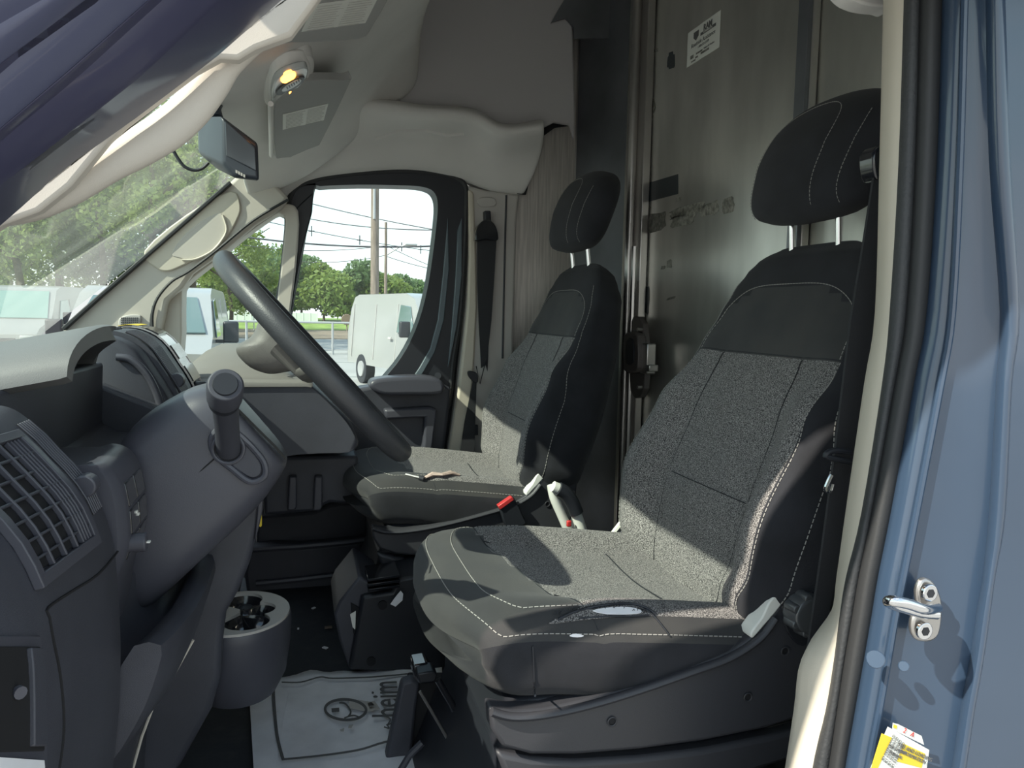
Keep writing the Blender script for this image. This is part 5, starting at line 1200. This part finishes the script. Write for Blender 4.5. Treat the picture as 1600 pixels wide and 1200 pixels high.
def rib(name, pts, wpx, m='ink', e=.0135):
    P = smoothline([Vector((a,b,0)) for a,b in pts], 5); L = []; R_ = []
    for i, p in enumerate(P):
        d = (P[min(i+1,len(P)-1)]-P[max(i-1,0)]).normalized(); n_ = Vector((-d.y,d.x,0)); w = (wpx[min(len(wpx)-1,int(i/5))] if isinstance(wpx,list) else wpx)/2
        L.append(fp(p.x+n_.x*w,p.y+n_.y*w,e)); R_.append(fp(p.x-n_.x*w,p.y-n_.y*w,e))
    v, f = loft([[a,b] for a,b in zip(L,R_)], False); return mk(name, v, f, m, tm, smooth=False, solid=.0006)
rib('border_line', [(427,1072),(428,1100),(433,1150),(442,1186)], 5)
rib('border_line', [(440,1187),(500,1181),(560,1172),(600,1160),(650,1150)], 3)
rib('border_line', [(440,1066),(470,1066),(500,1058),(520,1060),(580,1058),(650,1052)], 2)
ovl = [(540+32*math.cos(a)+2*math.sin(a), 1109+16*math.sin(a)) for a in [2*math.pi*k/14+.5 for k in range(15)]]
rib('emblem_ring', ovl, 4)
rib('emblem_mark', [(518,1110),(530,1109)], 6); rib('emblem_mark', [(530,1098),(540,1100),(548,1112),(544,1120)], 2.5); rib('emblem_mark', [(538,1122),(552,1118),(564,1122)], 2)
for q in ([(545,1097),(560,1094),(580,1097),(590,1106),(582,1112),(562,1110),(545,1106)],[(545,1133),(552,1132),(549,1138),(544,1138)],[(531,1140),(538,1138),(537,1143),(532,1143)],[(572,1100),(585,1095),(594,1108),(580,1110)]):
    slab('stain', [fp(a,b,.013) for a,b in q], (0,0,.0006), 'greytrim', tm, bevel=0)
letters('heim', .085, 'ink', tm, fp(604,1092,.0145), fp(603,1062)-fp(607,1120), fp(590,1090)-fp(615,1090), bold=.0006, shear=.1)
rib('script_stroke', [(600,1118),(610,1124),(606,1132),(612,1130)], 2); rib('script_stroke', [(604,1132),(608,1138),(600,1136)], 2)
rib('print_dot', [(581,1082),(584,1083)], 3)
# ------------------------------------------------------------- pedestal hardware seen between the cushions
t = thing('battery_cover', PZ(590,1040,FZ+.01), 'black angular plastic floor box below the far seat cushion', 'floor box')
Yn = 1.80
f1 = [(563,930),(545,1046),(640,1044),(660,1040),(700,1020),(700,900),(640,915),(600,925)]
slab('front_panel', [PY(a,b,1.80) for a,b in [(566,932),(545,1048),(700,1052),(700,890),(620,905),(612,925)]], (0,.22,0), 'black', t, bevel=.008)
slab('side_wedge', [PY(a,b,1.82) for a,b in [(562,900),(530,940),(522,960),(530,1000),(546,1046),(566,932),(600,925)]], (0,.24,0), 'dash', t, bevel=.006)
slab('cut_out', [PY(a,b,1.815) for a,b in [(548,942),(562,950),(558,1000),(552,990)]], (0,.01,0), 'void', t, bevel=.002)
slab('side_label', [PY(a,b,1.810) for a,b in [(547,960),(556,955),(555,984),(551,980)]], (0,.002,0), 'label', t, bevel=0)
for i in range(3): slab('rail_rib', [PY(a,b,1.785) for a,b in [(575,905+i*8),(625,898+i*8),(625,902+i*8),(575,909+i*8)]], (0,.1,0), 'gloss', t, bevel=.001)
for a,b in ((598,946),(580,1034)): p = PY(a,b,1.795); tube('cover_bolt', [p, p+Vector((0,.012,0))], .011, 'void', t, n=12)
t = thing('paper_tag', PY(620,935,1.78), 'torn white paper tag hanging off the black floor box', 'paper tag')
slab('sheet', [PY(a,b,1.775) for a,b in [(626,923),(630,928),(629,938),(618,948),(610,944),(617,934)]], (0,.001,0), 'paper', t, bevel=0)
t = thing('near_seat_frame', PY(690,1130,1.3), 'black metal lever frame and rails under the front of the near seat', 'seat frame')
slab('side_plate', [PY(a,b,1.44) for a,b in [(628,1068),(646,1062),(656,1068),(650,1110),(640,1210),(598,1210)]], (0,.03,0), 'dash', t, bevel=.006)
slab('back_plate', [PY(a,b,1.46) for a,b in [(640,1060),(800,1060),(800,1230),(600,1230)]], (0,.03,0), 'void', t, bevel=.004)
slab('bracket', [PY(a,b,1.40) for a,b in [(645,1040),(668,1036),(676,1048),(682,1052),(680,1068),(655,1070),(646,1056)]], (0,.05,0), 'gloss', t, bevel=.004)
slab('bracket', [PY(a,b,1.37) for a,b in [(652,1053),(678,1048),(684,1054),(680,1066),(656,1068)]], (0,.04,0), 'black', t, bevel=.003)
tube('lever_bar', smoothline([PY(a,b,1.32) for a,b in [(684,1062),(694,1080),(706,1100),(716,1120),(732,1136),(750,1150)]],4), .0065, 'gloss', t, n=10)
tube('tie_rod', [PY(a,b,1.30) for a,b in [(656,1080),(690,1138),(724,1200),(740,1230)]], .0028, 'steel', t, n=8)
tube('brace', [PY(a,b,1.34) for a,b in [(725,1210),(745,1192),(765,1176)]], .009, 'dash2', t, n=8)
tube('brace', [PY(a,b,1.36) for a,b in [(625,1205),(640,1180),(660,1160)]], .007, 'dash', t, n=8)
# litter on the floor
for i, (a, b, w, m, lb) in enumerate(((513,980,.02,'wood','brown dead leaf scrap on the floor by the black box'),(490,950,.012,'paper','tiny white crumb near the door sill'),(466,982,.008,'paper','tiny white crumb just right of the cup holder'),(508,1012,.014,'paper','thin white crumb on the dark floor mid way'))):
    tag(box('litter', PZ(a,b,FZ+.004), (w,w*.6,.003), m, rot=Matrix.Rotation(i*.8,3,'Z'), bevel=0), lb, 'litter')
